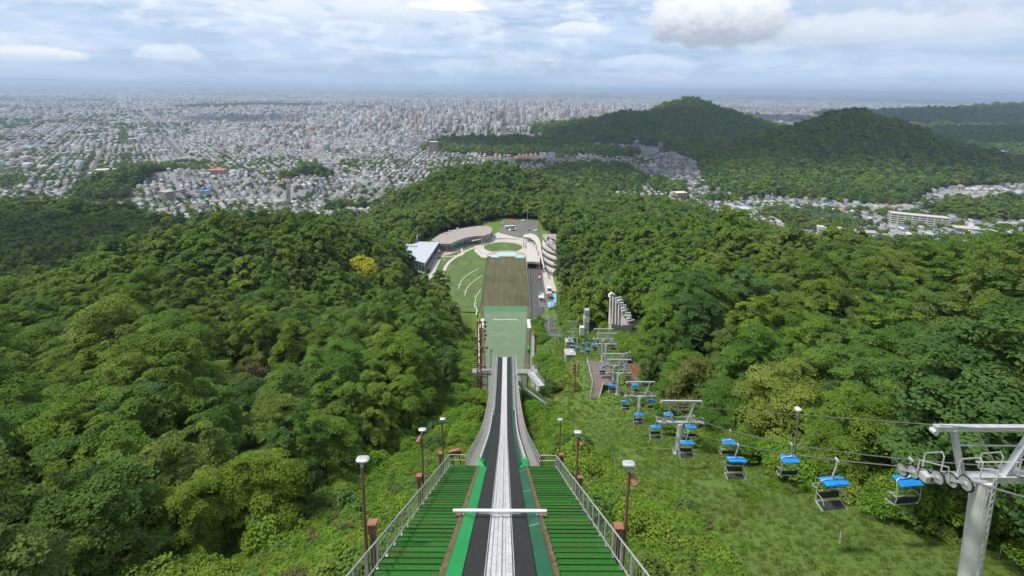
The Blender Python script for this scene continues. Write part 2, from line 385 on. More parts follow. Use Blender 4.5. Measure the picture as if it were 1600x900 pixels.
# ------------------------------------------------------------------ terrain
def mat_ground():
    m, k, out = new_mat('terrain')
    pos = k.n('ShaderNodeNewGeometry').outputs['Position']
    a = k.n('ShaderNodeAttribute', attribute_name='grass').outputs['Fac']
    town = k.n('ShaderNodeAttribute', attribute_name='town').outputs['Fac']
    soil = k.ramp(k.noise(pos, .5, 5), [(.3, (.018, .022, .010)), (.55, (.035, .045, .015)), (.75, (.05, .045, .022))])
    g = k.ramp(k.noise(pos, .22, 6, .62), [(.28, (.078, .140, .030)), (.5, (.108, .180, .038)), (.62, (.135, .195, .046)), (.78, (.165, .178, .066))])
    g = k.mix(k.math('MULTIPLY', k.ss(k.noise(pos, .09, 5, .7), .52, .68), .55), g, (.13, .115, .055))
    g2 = k.mix(.5, g, k.ramp(k.noise(pos, 5.0, 4, .7), [(.3, (.055, .11, .016)), (.7, (.145, .22, .046))]))
    t = k.ramp(k.noise(pos, .012, 6, .7), [(.30, (.075, .11, .05)), (.42, (.17, .18, .16)), (.56, (.24, .24, .245)), (.75, (.32, .32, .31))])
    far = k.n('ShaderNodeTexVoronoi', i={'Vector': pos, 'Scale': .0035}).outputs['Color']
    fs = k.n('ShaderNodeSeparateColor', i={0: far}).outputs[0]
    farc = k.ramp(fs, [(.2, (.05, .09, .035)), (.5, (.09, .14, .05)), (.68, (.16, .17, .13)), (.86, (.28, .28, .27))], 'CONSTANT')
    big = k.noise(pos, .00028, 4, .6)
    farc = k.mix(k.ss(big, .50, .60), farc, (.05, .085, .045))
    sep = k.n('ShaderNodeSeparateXYZ', i={0: pos}).outputs[1]
    t2 = k.mix(k.ss(sep, 7000, 14000), t, farc)
    c = k.mix(a, soil, g2); c = k.mix(town, c, t2)
    b = k.n('ShaderNodeBsdfPrincipled', i={'Base Color': c, 'Roughness': .95, 'Specular IOR Level': .15})
    k.link(k.n('ShaderNodeBump', i={'Strength': .6, 'Distance': .25, 'Height': k.noise(pos, 3.0, 5, .7)}).outputs[0], b.inputs['Normal'])
    k.link(b.outputs[0], out.inputs[0]); return m
def build_terrain():
    nx, ny = len(GX), len(GY)
    V = np.stack([_XX, _YY, GZ], -1).reshape(-1, 3)
    i = np.arange(nx-1)[:, None]*ny+np.arange(ny-1)[None]
    F = np.stack([i, i+ny, i+ny+1, i+1], -1).reshape(-1, 4)
    me = mesh_np('ground', V, F, mat_ground(), smooth=True)
    wd = wood(V[:, 0], V[:, 1]); r = np.maximum(np.abs(V[:, 0]), V[:, 1])
    tw = ((1-wd)*sstep(560, 640, r)).astype(np.float32); gr = (1-wd).astype(np.float32)
    for nm, d in (('grass', gr), ('town', tw)):
        me.attributes.new(nm, 'FLOAT', 'POINT').data.foreach_set('value', d)
    o = link('ground', me); tag(o, kind='structure', label='hillside, valley and plain'); return o
build_terrain()
def shade_clouds():
    """unseen cloudbanks, added overhead to shade the far hills and parts of the city"""
    m = pbr('cloud', (.85, .86, .88), 1, 0, .03, .01, coord='World')
    for (gx, gy, ra, rb, zz) in ((870, 2000, 760, 620, 1250), (-480, 450, 250, 140, 1250), (1130, 1400, 600, 380, 1250), (-1900, 3300, 420, 330, 1500), (2600, 4300, 900, 700, 1800), (3700, 3900, 1500, 1100, 1900), (2300, 2350, 600, 420, 1500), (330, 1340, 400, 240, 1250), (60, 1950, 430, 300, 1250)):
        t = (zz+210)/sd.z; cx, cy = gx+sd.x*t, gy+sd.y*t; bm = bmesh.new()
        n = 26
        for i in range(n):
            a = i*2.4; q = math.sqrt((i+.5)/n); s = rng.uniform(.26, .42)*(1.15-.5*q)
            M = Matrix.Translation((cx+ra*q*math.cos(a)*.9, cy+rb*q*math.sin(a)*.9, zz+rng.uniform(0, .12)*ra)) @ Matrix.Diagonal((ra*s, rb*s, min(ra, rb)*s*.55, 1))
            bmesh.ops.create_icosphere(bm, subdivisions=3, radius=1, matrix=M)
        me = bpy.data.meshes.new('cloud'); bm.to_mesh(me); bm.free(); me.materials.append(m)
        for p in me.polygons: p.use_smooth = True
        tag(link('cloud', me), 'unseen white cloudbank added overhead to shade the far hills', kind='stuff')
shade_clouds()
def mountains():
    m = pbr('far_mountain', (.06, .09, .07), .95, var=.3, scale=.0008, coord='World')
    V = []; F = []
    n = 90; A0, A1 = R(-60), R(-10)
    for i in range(n):
        t = i/(n-1); a = A0+(A1-A0)*t
        h = (330+170*vnoise(t*7, 3, 1)+110*vnoise(t*19, 8, 1))*min(1, (1-t)*2.2)*1.0
        for q, (rr, hh) in enumerate(((41000, 0), (46000, .45), (52000, 1), (60000, 0))):
            V.append((math.sin(a)*rr, math.cos(a)*rr, -262+hh*(h+20*vnoise(i, q, 1.3))))
    for i in range(n-1):
        for q in range(3):
            F.append((i*4+q, (i+1)*4+q, (i+1)*4+q+1, i*4+q+1))
    o = link('mountains', mesh_np('mountains', V, F, m, smooth=True)); tag(o, kind='structure', label='low blue mountains on the skyline')
mountains()
# ------------------------------------------------------------------ foliage
def mat_leaf(name, cols, trans=.30, dry=None):
    m, k, out = new_mat(name)
    rnd = k.n('ShaderNodeObjectInfo').outputs['Random']
    tint = k.n('ShaderNodeAttribute', attribute_name='tint').outputs['Fac']
    pos = k.n('ShaderNodeNewGeometry').outputs['Position']
    n = len(cols)
    c = k.ramp(rnd, [(i/(n-1), cc) for i, cc in enumerate(cols)])
    # stands of one kind of tree: broad patches that lean to olive or to blue-green
    c = k.mix(k.math('MULTIPLY', k.ss(k.noise(pos, .016, 3), .45, .62), .30), c, (.155, .205, .036))
    v = k.n('ShaderNodeMapRange', i={0: tint, 3: .62, 4: 1.45}).outputs[0]
    hsv = k.n('ShaderNodeHueSaturation', i={'Color': c, 'Value': v, 'Saturation': 1.0, 'Hue': k.n('ShaderNodeMapRange', i={0: tint, 3: .509, 4: .484}).outputs[0]})
    d = k.n('ShaderNodeBsdfDiffuse', i={'Color': hsv.outputs[0]})
    t = k.n('ShaderNodeBsdfTranslucent', i={'Color': k.mix(.5, hsv.outputs[0], (.12, .16, .02))})
    mx = k.n('ShaderNodeMixShader', i={0: trans, 1: d.outputs[0], 2: t.outputs[0]})
    gl = k.n('ShaderNodeBsdfGlossy', i={'Color': (.8, .9, .8, 1), 'Roughness': .45})
    fr = k.n('ShaderNodeFresnel', i={'IOR': 1.28})
    mx2 = k.n('ShaderNodeMixShader', i={0: k.math('MULTIPLY', fr.outputs[0], .12), 1: mx.outputs[0], 2: gl.outputs[0]})
    k.link(mx2.outputs[0], out.inputs[0]); return m
LEAF = mat_leaf('leaf_green', [(0.068, 0.142, 0.034), (0.120, 0.215, 0.029), (0.076, 0.166, 0.029), (0.151, 0.234, 0.027), (0.090, 0.173, 0.041), (0.124, 0.217, 0.029), (0.059, 0.127, 0.037), (0.173, 0.234, 0.041), (0.073, 0.149, 0.049)])
LEAF_Y = mat_leaf('leaf_yellow', [(.46, .44, .03), (.52, .50, .04)])
LEAF_L = mat_leaf('leaf_light', [(0.097, 0.226, 0.022), (0.138, 0.264, 0.029), (0.171, 0.264, 0.033), (0.086, 0.198, 0.026)], .35)
LEAF_O = mat_leaf('leaf_olive', [(0.140, 0.152, 0.041), (0.122, 0.152, 0.037)])
LEAF_D = mat_leaf('leaf_dry', [(.14, .125, .05), (.11, .10, .05)])
BARK = pbr('bark', (.10, .082, .065), .95, var=.4, scale=4, bump=.6)
def leaves(P, N, s, r):
    """pointed leaf-clump quads at points P facing N"""
    n = len(P)
    t = r.normal(size=(n, 3)); t -= (t*N).sum(1)[:, None]*N; t /= np.linalg.norm(t, axis=1)[:, None]+1e-9
    b = np.cross(N, t); s = s[:, None]
    fold = N*s*.22
    V = np.stack([P+t*s, P+b*s*.62-fold, P-t*s*.85, P-b*s*.62-fold], 1).reshape(-1, 3)
    F = np.arange(4*n).reshape(n, 4)
    return V, F
def crown_mesh(name, mat, Rr, H, ncl, nleaf, leaf, seed, flat=.6, lean=0.0, clr=.36, core=.25, layer=0.0, up=.55, outw=.35, droop=.25):
    """a crown of separate leafy boughs: flattened sprays on the outside of a lobed dome, gaps between them"""
    r = np.random.default_rng(seed)
    cs = []; lob = r.uniform(0, 6.28, 3)
    for i in range(ncl):
        u = (i+.5)/ncl; th = i*2.39996+r.uniform(-.5, .5)
        el = math.asin(min(1, -.22+1.22*u)) if r.random() > .12 else r.uniform(-.45, .3)
        rad = 1+.18*math.sin(2*th+lob[0])+.14*math.sin(3*th+lob[1])+.10*math.sin(5*th+lob[2]+el*3)+r.normal()*.11
        rr = rad*(1 if r.random() < .82 else r.uniform(.5, .82))
        cs.append((Rr*.84*rr*math.cos(el)**.9*math.cos(th), Rr*.84*rr*math.cos(el)**.9*math.sin(th), H*(.42+.50*rr*math.sin(el))))
    cs = np.array(cs)
    if layer: cs[:, 2] = np.round(cs[:, 2]/layer)*layer+r.normal(size=ncl)*layer*.14
    csz = Rr*clr*r.uniform(.55, 1.35, ncl)
    ci = r.choice(ncl, nleaf, p=csz**2/np.sum(csz**2))
    # each bough: a lens of leaves, thicker in the middle, drooping away from the trunk
    a = r.uniform(0, 6.2832, nleaf); q = np.sqrt(r.uniform(0, 1, nleaf))*(1+.25*np.sin(a*3+ci))*r.uniform(.85, 1.1, nleaf)
    hgt = np.sqrt(np.maximum(0, 1-np.minimum(q, 1)**2))*flat; hgt = hgt*np.where(r.random(nleaf) < .8, r.uniform(.75, 1.05, nleaf), r.uniform(-.6, .6, nleaf))
    d = np.stack([q*np.cos(a), q*np.sin(a), hgt], 1)
    oc = cs[ci]*np.array([1, 1, 0]); oc = oc/(np.linalg.norm(oc, axis=1)[:, None]+.3)
    P = cs[ci]+d*csz[ci][:, None]
    P[:, 2] -= droop*csz[ci]*(d[:, :2]*oc[:, :2]).sum(1)
    P[:, :2] += (P[:, 2:3]/H)*lean*np.array([1, .4])
    out = cs[ci]-np.array([0, 0, H*.35]); out /= np.linalg.norm(out, axis=1)[:, None]+1e-9
    dn = d*np.array([.75, .75, 1.3/max(flat, .2)*.6]); dn /= np.linalg.norm(dn, axis=1)[:, None]+1e-9
    N = dn*.7+out*outw+np.array([0, 0, up])+r.normal(size=(nleaf, 3))*.50
    N /= np.linalg.norm(N, axis=1)[:, None]
    V, F = leaves(P, N, leaf*r.uniform(.6, 1.3, nleaf), r)
    me = mesh_np(name, V, F, mat)
    clt = r.uniform(.05, .85, ncl)
    tint = np.clip(clt[ci]*.6+r.uniform(0, .42, nleaf), 0, 1).astype(np.float32)
    me.attributes.new('tint', 'FLOAT', 'FACE').data.foreach_set('value', tint)
    return me
def trunk_mesh(name, H, r0, seed, spread, limbs=6, mat=None):
    r = random.Random(seed); V = []; F = []
    def tube(pts, rad, ns=6):
        b = len(V); n = len(pts)
        for i, (p, w) in enumerate(zip(pts, rad)):
            t = (Vector(pts[min(i+1, n-1)])-Vector(pts[max(i-1, 0)])).normalized(); a = t.orthogonal().normalized(); c = t.cross(a)
            for j in range(ns):
                q = 2*math.pi*j/ns; V.append(tuple(Vector(p)+(a*math.cos(q)+c*math.sin(q))*w))
        for i in range(n-1):
            for j in range(ns):
                F.append((b+i*ns+j, b+i*ns+(j+1) % ns, b+(i+1)*ns+(j+1) % ns, b+(i+1)*ns+j))
    p = [(0, 0, -1.2)]; w = [r0*1.5]
    for i in range(1, 7):
        p.append((r.uniform(-.25, .25)*i*.4, r.uniform(-.25, .25)*i*.4, H*i/6.5)); w.append(r0*(1-.13*i))
    tube(p, w)
    for i in range(limbs):
        h = r.uniform(.32, .85); q = 2*math.pi*i/limbs+r.uniform(-.4, .4); s = Vector(p[int(h*6)]); l = spread*r.uniform(.5, .85)
        pts = [tuple(s+Vector((math.cos(q)*l*t, math.sin(q)*l*t, l*.75*t+r.uniform(-.1, .1)*l*t))) for t in (0, .3, .65, 1)]
        tube(pts, [r0*.42, r0*.3, r0*.2, r0*.06], 5)
    return mesh_np(name, V, F, mat or BARK, smooth=True)
# crowns at four levels of detail (radius about 4.4 m, about 10 m tall)
LOD = [[], [], [], []]; TRUNK = []
for i in range(6):
    LOD[0].append(crown_mesh('crown', LEAF, 4.2+.35*(i % 3), [11.5, 13.5, 10.5, 12.5, 11.0, 13.0][i], [95, 130, 80, 150, 110, 74][i], 42000, .128, 100+i, flat=[.50, .60, .38, .55, .36, .52][i], lean=[0, .8, -.6, .4, 1.0, 0][i], clr=[.25, .21, .29, .19, .24, .31][i], layer=[0, 0, 1.5, 0, 1.3, 0][i]))
    TRUNK.append(trunk_mesh('trunk', 8.0, .24, 50+i, 4.2))
for i in range(6): LOD[1].append(crown_mesh('crown', LEAF, 4.4, 11.5+.5*(i % 3), 70+10*i, 8000, .33, 200+i, flat=.42+.05*i, clr=.28-.015*i, layer=[0, 1.4, 0, 0, 1.2, 0][i]))
for i in range(5): LOD[2].append(crown_mesh('crown', LEAF, 4.5, 11.0, 34+4*i, 1700, .66, 300+i, flat=.5, clr=.34, up=.4, outw=.6))
for i in range(4): LOD[3].append(crown_mesh('crown', LEAF, 4.8, 9.6, 14+2*i, 330, 1.3, 400+i, flat=.6, clr=.44, up=.15, outw=1.0))
def visible(P, h=0.0, skip=12.0, n=90):
    """which points can be seen from the camera over terrain and woods"""
    P = np.asarray(P, float); ok = np.ones(len(P), bool)
    dist = np.linalg.norm(P-CAM, axis=1)
    for t in np.linspace(.03, 1, n)[:-1]:
        Q = CAM+(P-CAM)*t
        live = (dist*(1-t) > skip)
        g = gz(Q[:, 0], Q[:, 1]); 
        w = WOODGRID(Q[:, 0], Q[:, 1])*8
        ok &= ~(live & (Q[:, 2] < g+w-h))
    return ok
_wg = wood(_XX, _YY)
def WOODGRID(x, y):
    i = np.clip(np.searchsorted(GX, x)-1, 0, len(GX)-1); j = np.clip(np.searchsorted(GY, y)-1, 0, len(GY)-1); return _wg[i, j]
def in_view(P, mx=0, my=0):
    q = P-CAM; d = q@CF; px = 800+FPX*(q@CR)/np.maximum(d, .1); py = PYC-FPX*(q@CU)/np.maximum(d, .1)
    return (d > 2) & (px > -mx) & (px < 1600+mx) & (py > -my) & (py < 900+my), d, px, py
def jitter(x0, x1, y0, y1, s):
    x, y = np.meshgrid(np.arange(x0, x1, s), np.arange(y0, y1, s), indexing='ij'); x = x+(np.arange(x.shape[1]) % 2)[None]*s*.5
    x = x.ravel(); y = y.ravel()
    return x+rng.uniform(-.36, .36, len(x))*s, y+rng.uniform(-.36, .36, len(x))*s
def scatter_points():
    out = []
    for (x0, x1, y0, y1, s, rmin, rmax, sc) in ((-360, 360, -6, 330, 7.2, 0, 300, 1.08), (-1000, 1000, 60, 760, 7.4, 300, 760, 1.12), (-1900, 2200, 300, 1900, 10.5, 760, 1900, 1.45), (-1800, 4200, 1300, 4300, 15, 1900, 4000, 2.1), (1500, 7500, 2800, 6400, 24, 4000, 8000, 3.6)):
        x, y = jitter(x0, x1, y0, y1, s); r = np.hypot(x, y)
        m = (r >= rmin) & (r < rmax) & (wood(x, y) > .5)
        x, y = x[m], y[m]; z = gz(x, y); P = np.stack([x, y, z], 1)
        v, d, px, py = in_view(P+np.array([0, 0, 6]), 620 if rmax < 800 else 420, 330)
        P = P[v]; d = d[v]
        g = sc*np.clip(rng.gamma(12, .0833, len(P)), .55, 1.42)*(1+.35*fbm(P[:, 0], P[:, 1], 40, 2))
        out.append(np.c_[P, g, d])
    return np.concatenate(out)
SPEC_T = []
for (px, py, d, hh, cr) in ((569,408,205,14,7),(400,500,122,13,7),(138,448,158,11,5.5),(395,568,92,11,5.5),(1085,580,92,10,4.5)):
    ds = np.linspace(d*.6, d*1.6, 600); Q = CAM+ray(px, py)[None]*ds[:, None]; h_ = Q[:, 2]-gz(Q[:, 0], Q[:, 1])-hh
    i_ = np.where(h_ < 0)[0]; p_ = Q[i_[0] if len(i_) else int(np.argmin(h_))]; SPEC_T.append((float(p_[0]), float(p_[1]))); v_ = p_-CAM; v_ = v_/np.linalg.norm(v_)
    [CLEAR.append((p_[0]-v_[0]*cr*t_, p_[1]-v_[1]*cr*t_, cr*(1-.12*t_))) for t_ in (0, 1, 2)]
def ray_ground(px, py, d0):
    ds = np.linspace(d0*.5, d0*2.0, 900); P_ = CAM+ray(px, py)[None]*ds[:, None]; i = np.where(P_[:, 2]-gz(P_[:, 0], P_[:, 1]) < 0)[0]
    return P_[i[0] if len(i) else int(np.argmin(P_[:, 2]-gz(P_[:, 0], P_[:, 1])))]
for px, py, d, cr in ((966,480,168,14),(917,500,180,7),(931,450,240,6),(694,541,0,8),(1237,742,0,4.0)):
    q = PD(px, py, d) if d else ray_ground(px, py, 185 if px < 800 else 38); v_ = (CAM-q)[:2]; v_ = v_/np.linalg.norm(v_)
    for t_ in (0, 1.2, 2.4): CLEAR.append((q[0]+v_[0]*cr*t_, q[1]+v_[1]*cr*t_, cr))
TP = scatter_points()
TP[:, 3] = np.where(TP[:, 4] < 75, np.minimum(TP[:, 3], 1.2), TP[:, 3])
# trees at the margins are lower, and none crowds the view line
edge = np.minimum(np.abs(TP[:, 0]-np.interp(TP[:, 1], *XL)), np.abs(TP[:, 0]-np.interp(TP[:, 1], *XR)))
TP[:, 3] *= np.where((TP[:, 1] < 330) & (TP[:, 0] < 0), .62+.38*sstep(0, 9, edge), 1)
print('trees', len(TP))
vis = visible(TP[:, :3]+np.c_[np.zeros(len(TP)), np.zeros(len(TP)), TP[:, 3]*11])
vis2 = visible(TP[:, :3]+np.c_[np.zeros(len(TP)), np.zeros(len(TP)), TP[:, 3]*11+14])
iv = in_view(TP[:, :3]+np.c_[np.zeros(len(TP)), np.zeros(len(TP)), TP[:, 3]*5])[0]
keep = vis2 | (TP[:, 4] < 350); TP, vis, iv = TP[keep], vis[keep], iv[keep]
print('kept', len(TP))
app = TP[:, 3]/TP[:, 4]*(vis & iv)
order = np.argsort(-app); N_SOLO = 284
solo = order[:N_SOLO]
# two real trees of every coarser crown stand further off (the woods repeat their crowns)
extra = []
for lo_, hi_, n in ((175, 300, 6), (400, 850, 5), (1000, 1600, 4)):
    c = [i for i in order[N_SOLO:] if lo_ < TP[i, 4] < hi_ and app[i] > 0]
    extra.append(c[:n])
def place_name(x, y):
    if y > 900: return 'on the round wooded hill beyond the valley houses'
    if y > 430: return 'on the small hill behind the stadium'
    if x < 0: return 'in the dense woods left of the ski jump' if y < 130 else 'high on the wooded ridge left of the landing slope'
    return 'in the dense woods right of the chairlift' if y < 130 else 'high on the wooded ridge right of the chairlift'
KIND = ['broad domed', 'many-lobed', 'layered', 'dense rounded', 'spreading layered', 'big-lobed']
PROTO = [[], [], [], []]
def tree(i, lod, pi):
    x, y, z, s, d = TP[i]
    t = empty('broadleaf_tree', (x, y, z-.3), rng.uniform(0, 6.28)); t.scale = (s, s, s*rng.uniform(.9, 1.15))
    c = link('crown', LOD[lod][pi], t, (0, 0, .9)); link('trunk', TRUNK[pi % 6], t)
    nm = KIND[pi] if lod == 0 else 'green rounded'
    tag(t, f'{nm} green broadleaf tree {place_name(x, y)}', 'tree', f'trees {place_name(x, y)}')
    return t, c
taken = set()
for i in solo:
    lod = 0 if TP[i, 4] < 170 else 1
    pi = int(rng.integers(len(LOD[lod]))); t, c = tree(i, lod, pi); taken.add(int(i))
    if len(PROTO[lod]) < len(LOD[lod]) and all(p.data != c.data for p in PROTO[lod]): PROTO[lod].append(c)
for lod, c_ in zip((1, 2, 3), extra):
    for pi, i in enumerate(c_[:len(LOD[lod])]):
        if any(p.data == LOD[lod][pi] for p in PROTO[lod]): continue
        t, c = tree(i, lod, pi); taken.add(int(i)); PROTO[lod].append(c)
def instancer(name, P, sc, protos, label, tilt=0.0, zs=(.85, 1.2)):
    """one object that repeats the given meshes on many points"""
    n = len(P)
    me = bpy.data.meshes.new(name); me.vertices.add(n); me.vertices.foreach_set('co', np.asarray(P, np.float32).ravel())
    s3 = np.repeat(np.asarray(sc, np.float32)[:, None], 3, 1); s3[:, 2] *= rng.uniform(zs[0], zs[1], n)
    rot = np.stack([rng.normal(size=n)*tilt, rng.normal(size=n)*tilt, rng.uniform(0, 6.283, n)], 1).astype(np.float32)
    me.attributes.new('sc', 'FLOAT_VECTOR', 'POINT').data.foreach_set('vector', s3.ravel())
    me.attributes.new('rt', 'FLOAT_VECTOR', 'POINT').data.foreach_set('vector', rot.ravel())
    me.attributes.new('idx', 'INT', 'POINT').data.foreach_set('value', rng.integers(0, len(protos), n).astype(np.int32))
    o = link(name, me); tag(o, label, kind='stuff')
    g = bpy.data.node_groups.new(name, 'GeometryNodeTree')
    g.interface.new_socket('Geometry', in_out='INPUT', socket_type='NodeSocketGeometry'); g.interface.new_socket('Geometry', in_out='OUTPUT', socket_type='NodeSocketGeometry')
    gi = g.nodes.new('NodeGroupInput'); go = g.nodes.new('NodeGroupOutput'); ip = g.nodes.new('GeometryNodeInstanceOnPoints'); jn = g.nodes.new('GeometryNodeJoinGeometry')
    g.links.new(gi.outputs[0], ip.inputs['Points'])
    for p in protos:
        oi = g.nodes.new('GeometryNodeObjectInfo'); oi.inputs['Object'].default_value = p; oi.inputs['As Instance'].default_value = True; oi.transform_space = 'ORIGINAL'
        g.links.new(oi.outputs['Geometry'], jn.inputs[0])
    g.links.new(jn.outputs[0], ip.inputs['Instance']); ip.inputs['Pick Instance'].default_value = True
    for nm, typ, sock in (('sc', 'FLOAT_VECTOR', 'Scale'), ('rt', 'FLOAT_VECTOR', 'Rotation'), ('idx', 'INT', 'Instance Index')):
        na = g.nodes.new('GeometryNodeInputNamedAttribute'); na.data_type = typ; na.inputs['Name'].default_value = nm
        if nm == 'rt':
            e = g.nodes.new('FunctionNodeEulerToRotation'); g.links.new(na.outputs[0], e.inputs[0]); g.links.new(e.outputs[0], ip.inputs[sock])
        else: g.links.new(na.outputs[0], ip.inputs[sock])
    g.links.new(ip.outputs[0], go.inputs[0])
    md = o.modifiers.new(name, 'NODES'); md.node_group = g
    return o
rest = np.array([i for i in range(len(TP)) if i not in taken])
for lod, (a, b) in enumerate(((0, 170), (170, 400), (400, 1000), (1000, 1e9))):
    q = rest[(TP[rest, 4] >= a) & (TP[rest, 4] < b)]
    if len(q): instancer('woodland', TP[q, :3]+np.array([0, 0, .6]), TP[q, 3], PROTO[lod], ['leafy woods beside the ski jump', 'leafy woods up the two ridges', 'woods round the stadium and the small hill behind it', 'woods covering the far hills'][lod], .06, (.85, 1.4))
    print('lod', lod, len(q), len(PROTO[lod]))
# ------------------------------------------------------------------ the city on the plain
WALLS = np.array([(.72,.72,.71),(.60,.60,.60),(.66,.61,.53),(.50,.44,.37),(.42,.42,.43),(.34,.26,.21),(.75,.73,.68),(.30,.30,.31),(.52,.36,.28),(.62,.64,.68)])
WP = np.array([.15,.16,.14,.12,.12,.09,.09,.06,.03,.04]); WP /= WP.sum()
ROOFS = np.array([(.34,.34,.35),(.48,.48,.49),(.20,.20,.21),(.62,.62,.62),(.28,.12,.09),(.13,.22,.38),(.22,.33,.29),(.40,.34,.29),(.11,.11,.12),(.70,.70,.70)])
RP = np.array([.20,.15,.19,.10,.07,.04,.03,.09,.10,.03]); RP /= RP.sum()
WNAME = ['white','light grey','cream','tan','grey','brown','off-white','dark grey','brick-coloured','pale blue-grey']
RNAME = ['grey','pale grey','dark grey','light','red-brown','blue','green','tan','black','white']
def mat_city(name, wall=None):
    """painted wall or roof colour from the mesh, rows of dark windows on upright faces"""
    m, k, out = new_mat(name)
    col = k.n('ShaderNodeAttribute', attribute_name='col').outputs['Color']
    g = k.n('ShaderNodeNewGeometry'); pos = g.outputs['Position']; nz = k.n('ShaderNodeSeparateXYZ', i={0: g.outputs['True Normal']}).outputs
    uv = k.n('ShaderNodeAttribute', attribute_name='wuv').outputs['Vector']
    s = k.n('ShaderNodeSeparateXYZ', i={0: uv}).outputs
    def band(x, per, a, b):
        f = k.math('FRACT', k.math('DIVIDE', x, per)); return k.math('MULTIPLY', k.math('GREATER_THAN', f, a), k.math('LESS_THAN', f, b))
    w = k.math('MULTIPLY', band(s[0], 3.1, .22, .78), band(s[1], 3.05, .34, .82))
    w = k.math('MULTIPLY', w, k.math('LESS_THAN', k.math('ABSOLUTE', nz[2]), .35))
    c = k.mix(w, col, (.055, .065, .08))
    st = k.noise(pos, .35, 3)
    c = k.mix(.25, c, k.mix(1, c, k.ramp(st, [(.3, .55), (.7, 1.0)]), 'MULTIPLY'))
    b = k.n('ShaderNodeBsdfPrincipled', i={'Base Color': c, 'Roughness': .75, 'Specular IOR Level': .3})
    k.link(b.outputs[0], out.inputs[0]); return m
CITY = mat_city('city_facade')
def boxes_mesh(name, cx, cy, z0, w, l, h, yaw, wc, rc, ridge=None, mat=None):
    """many buildings as one mesh; ridge > 0 gives a pitched roof of that height"""
    n = len(cx); ca, sa = np.cos(yaw), np.sin(yaw)
    def P(u, v, zz): return np.stack([cx+u*ca-v*sa, cy+u*sa+v*ca, zz], -1)
    hw, hl = w/2, l/2; top = z0+h; bot = z0-3
    c = [(-hw,-hl),(hw,-hl),(hw,hl),(-hw,hl)]
    V = [P(u, v, bot) for u, v in c]+[P(u, v, top) for u, v in c]
    rg = np.zeros(n) if ridge is None else ridge
    V += [P(0*hw, -hl, top+rg), P(0*hw, hl, top+rg)]
    V = np.stack(V, 1)                       # n,10,3
    F = np.array([(0,1,5,4),(1,2,6,5),(2,3,7,6),(3,0,4,7),(4,8,9,7),(8,5,6,9)])
    # gable triangles as narrow quads
    F = np.r_[F, [(4,5,8,8),(6,7,9,9)]] if ridge is not None else F
    nf = len(F); idx = (np.arange(n)*10)[:, None, None]+F[None]
    idx = idx.reshape(-1, 4)
    colr = np.zeros((n, nf, 4, 4), np.float32); colr[..., 3] = 1
    colr[:, :4, :, :3] = wc[:, None, None, :]; colr[:, 4:6, :, :3] = rc[:, None, None, :]
    if nf > 6: colr[:, 6:, :, :3] = wc[:, None, None, :]
    uv = np.zeros((n, nf, 4, 3), np.float32)
    for f in range(4):
        ln = w if f % 2 == 0 else l
        for q, (a, b) in enumerate(((0,0),(1,0),(1,1),(0,1))):
            uv[:, f, q, 0] = a*ln; uv[:, f, q, 1] = np.where(b, h, -3)
    if nf > 6:
        # drop the doubled corner: triangles are written as separate polygons
        tri = idx.reshape(n, nf, 4)[:, 6:, :3]; quad = idx.reshape(n, nf, 4)[:, :6]
        me = bpy.data.meshes.new(name); VV = V.reshape(-1, 3).astype(np.float32)
        me.vertices.add(len(VV)); me.vertices.foreach_set('co', VV.ravel())
        li = np.concatenate([quad.reshape(n, 24), tri.reshape(n, 6)], 1).astype(np.int32)
        me.loops.add(li.size); me.loops.foreach_set('vertex_index', li.ravel())
        st = (np.arange(n)*30)[:, None]+np.array([0,4,8,12,16,20,24,27])[None]
        me.polygons.add(n*8); me.polygons.foreach_set('loop_start', st.ravel().astype(np.int32)); me.materials.append(mat or CITY)
        me.update(calc_edges=True)
        cc = np.concatenate([colr[:, :6].reshape(n, 24, 4), colr[:, 6:, :3].reshape(n, 6, 4)], 1)
        uu = np.concatenate([uv[:, :6].reshape(n, 24, 3), uv[:, 6:, :3].reshape(n, 6, 3)], 1)
    else:
        me = mesh_np(name, V.reshape(-1, 3), idx, mat or CITY); cc, uu = colr, uv
    me.attributes.new('col', 'FLOAT_COLOR', 'CORNER').data.foreach_set('color', np.ascontiguousarray(cc, np.float32).ravel())
    me.attributes.new('wuv', 'FLOAT_VECTOR', 'CORNER').data.foreach_set('vector', np.ascontiguousarray(uu, np.float32).ravel())
    return me
# avenues: (pixel near, pixel far) on the plain; pairs measured from the photograph, laid as strips of asphalt
def plain_pt(px, py):
    ds = np.geomspace(430, 14000, 4000); P_ = CAM+ray(px, py)[None]*ds[:, None]; i = np.where(P_[:, 2]-gz(P_[:, 0], P_[:, 1]) < 0)[0]
    q = P_[i[0] if len(i) else -1]; return np.array([q[0], q[1], float(gz(q[0], q[1]))])
AVENUES = [((124,312),(150,255),11),((150,255),(165,226),10),((288,246),(243,197),14),((243,197),(205,158),16),((787,218),(790,160),26),((812,205),(808,158),20),((700,210),(716,165),18),((440,330),(452,290),8),((1008,258),(1032,290),8)]
ASPH = pbr('asphalt', (.085,.082,.082), .9, var=.15, scale=.3, coord='World')
AV = []
def avenue(a, b, wd):
    A, B = plain_pt(*a), plain_pt(*b); n = 24
    d = (B-A)[:2]; d = d/np.linalg.norm(d); nn = np.array([-d[1], d[0]])
    V = []; 
    for i in range(n+1):
        p = A[:2]+(B-A)[:2]*i/n
        for s in (-1, 1):
            q = p+nn*s*wd/2; V.append((q[0], q[1], max(float(gz(*q)), float(gz(*p)))+.5))
    F = [(2*i, 2*i+1, 2*i+3, 2*i+2) for i in range(n)]
    o = link('street', mesh_np('street', V, F, ASPH)); tag(o, kind='structure', label='avenue through the city')
    AV.append((A[:2], B[:2], wd))
for a in AVENUES: avenue(*a)
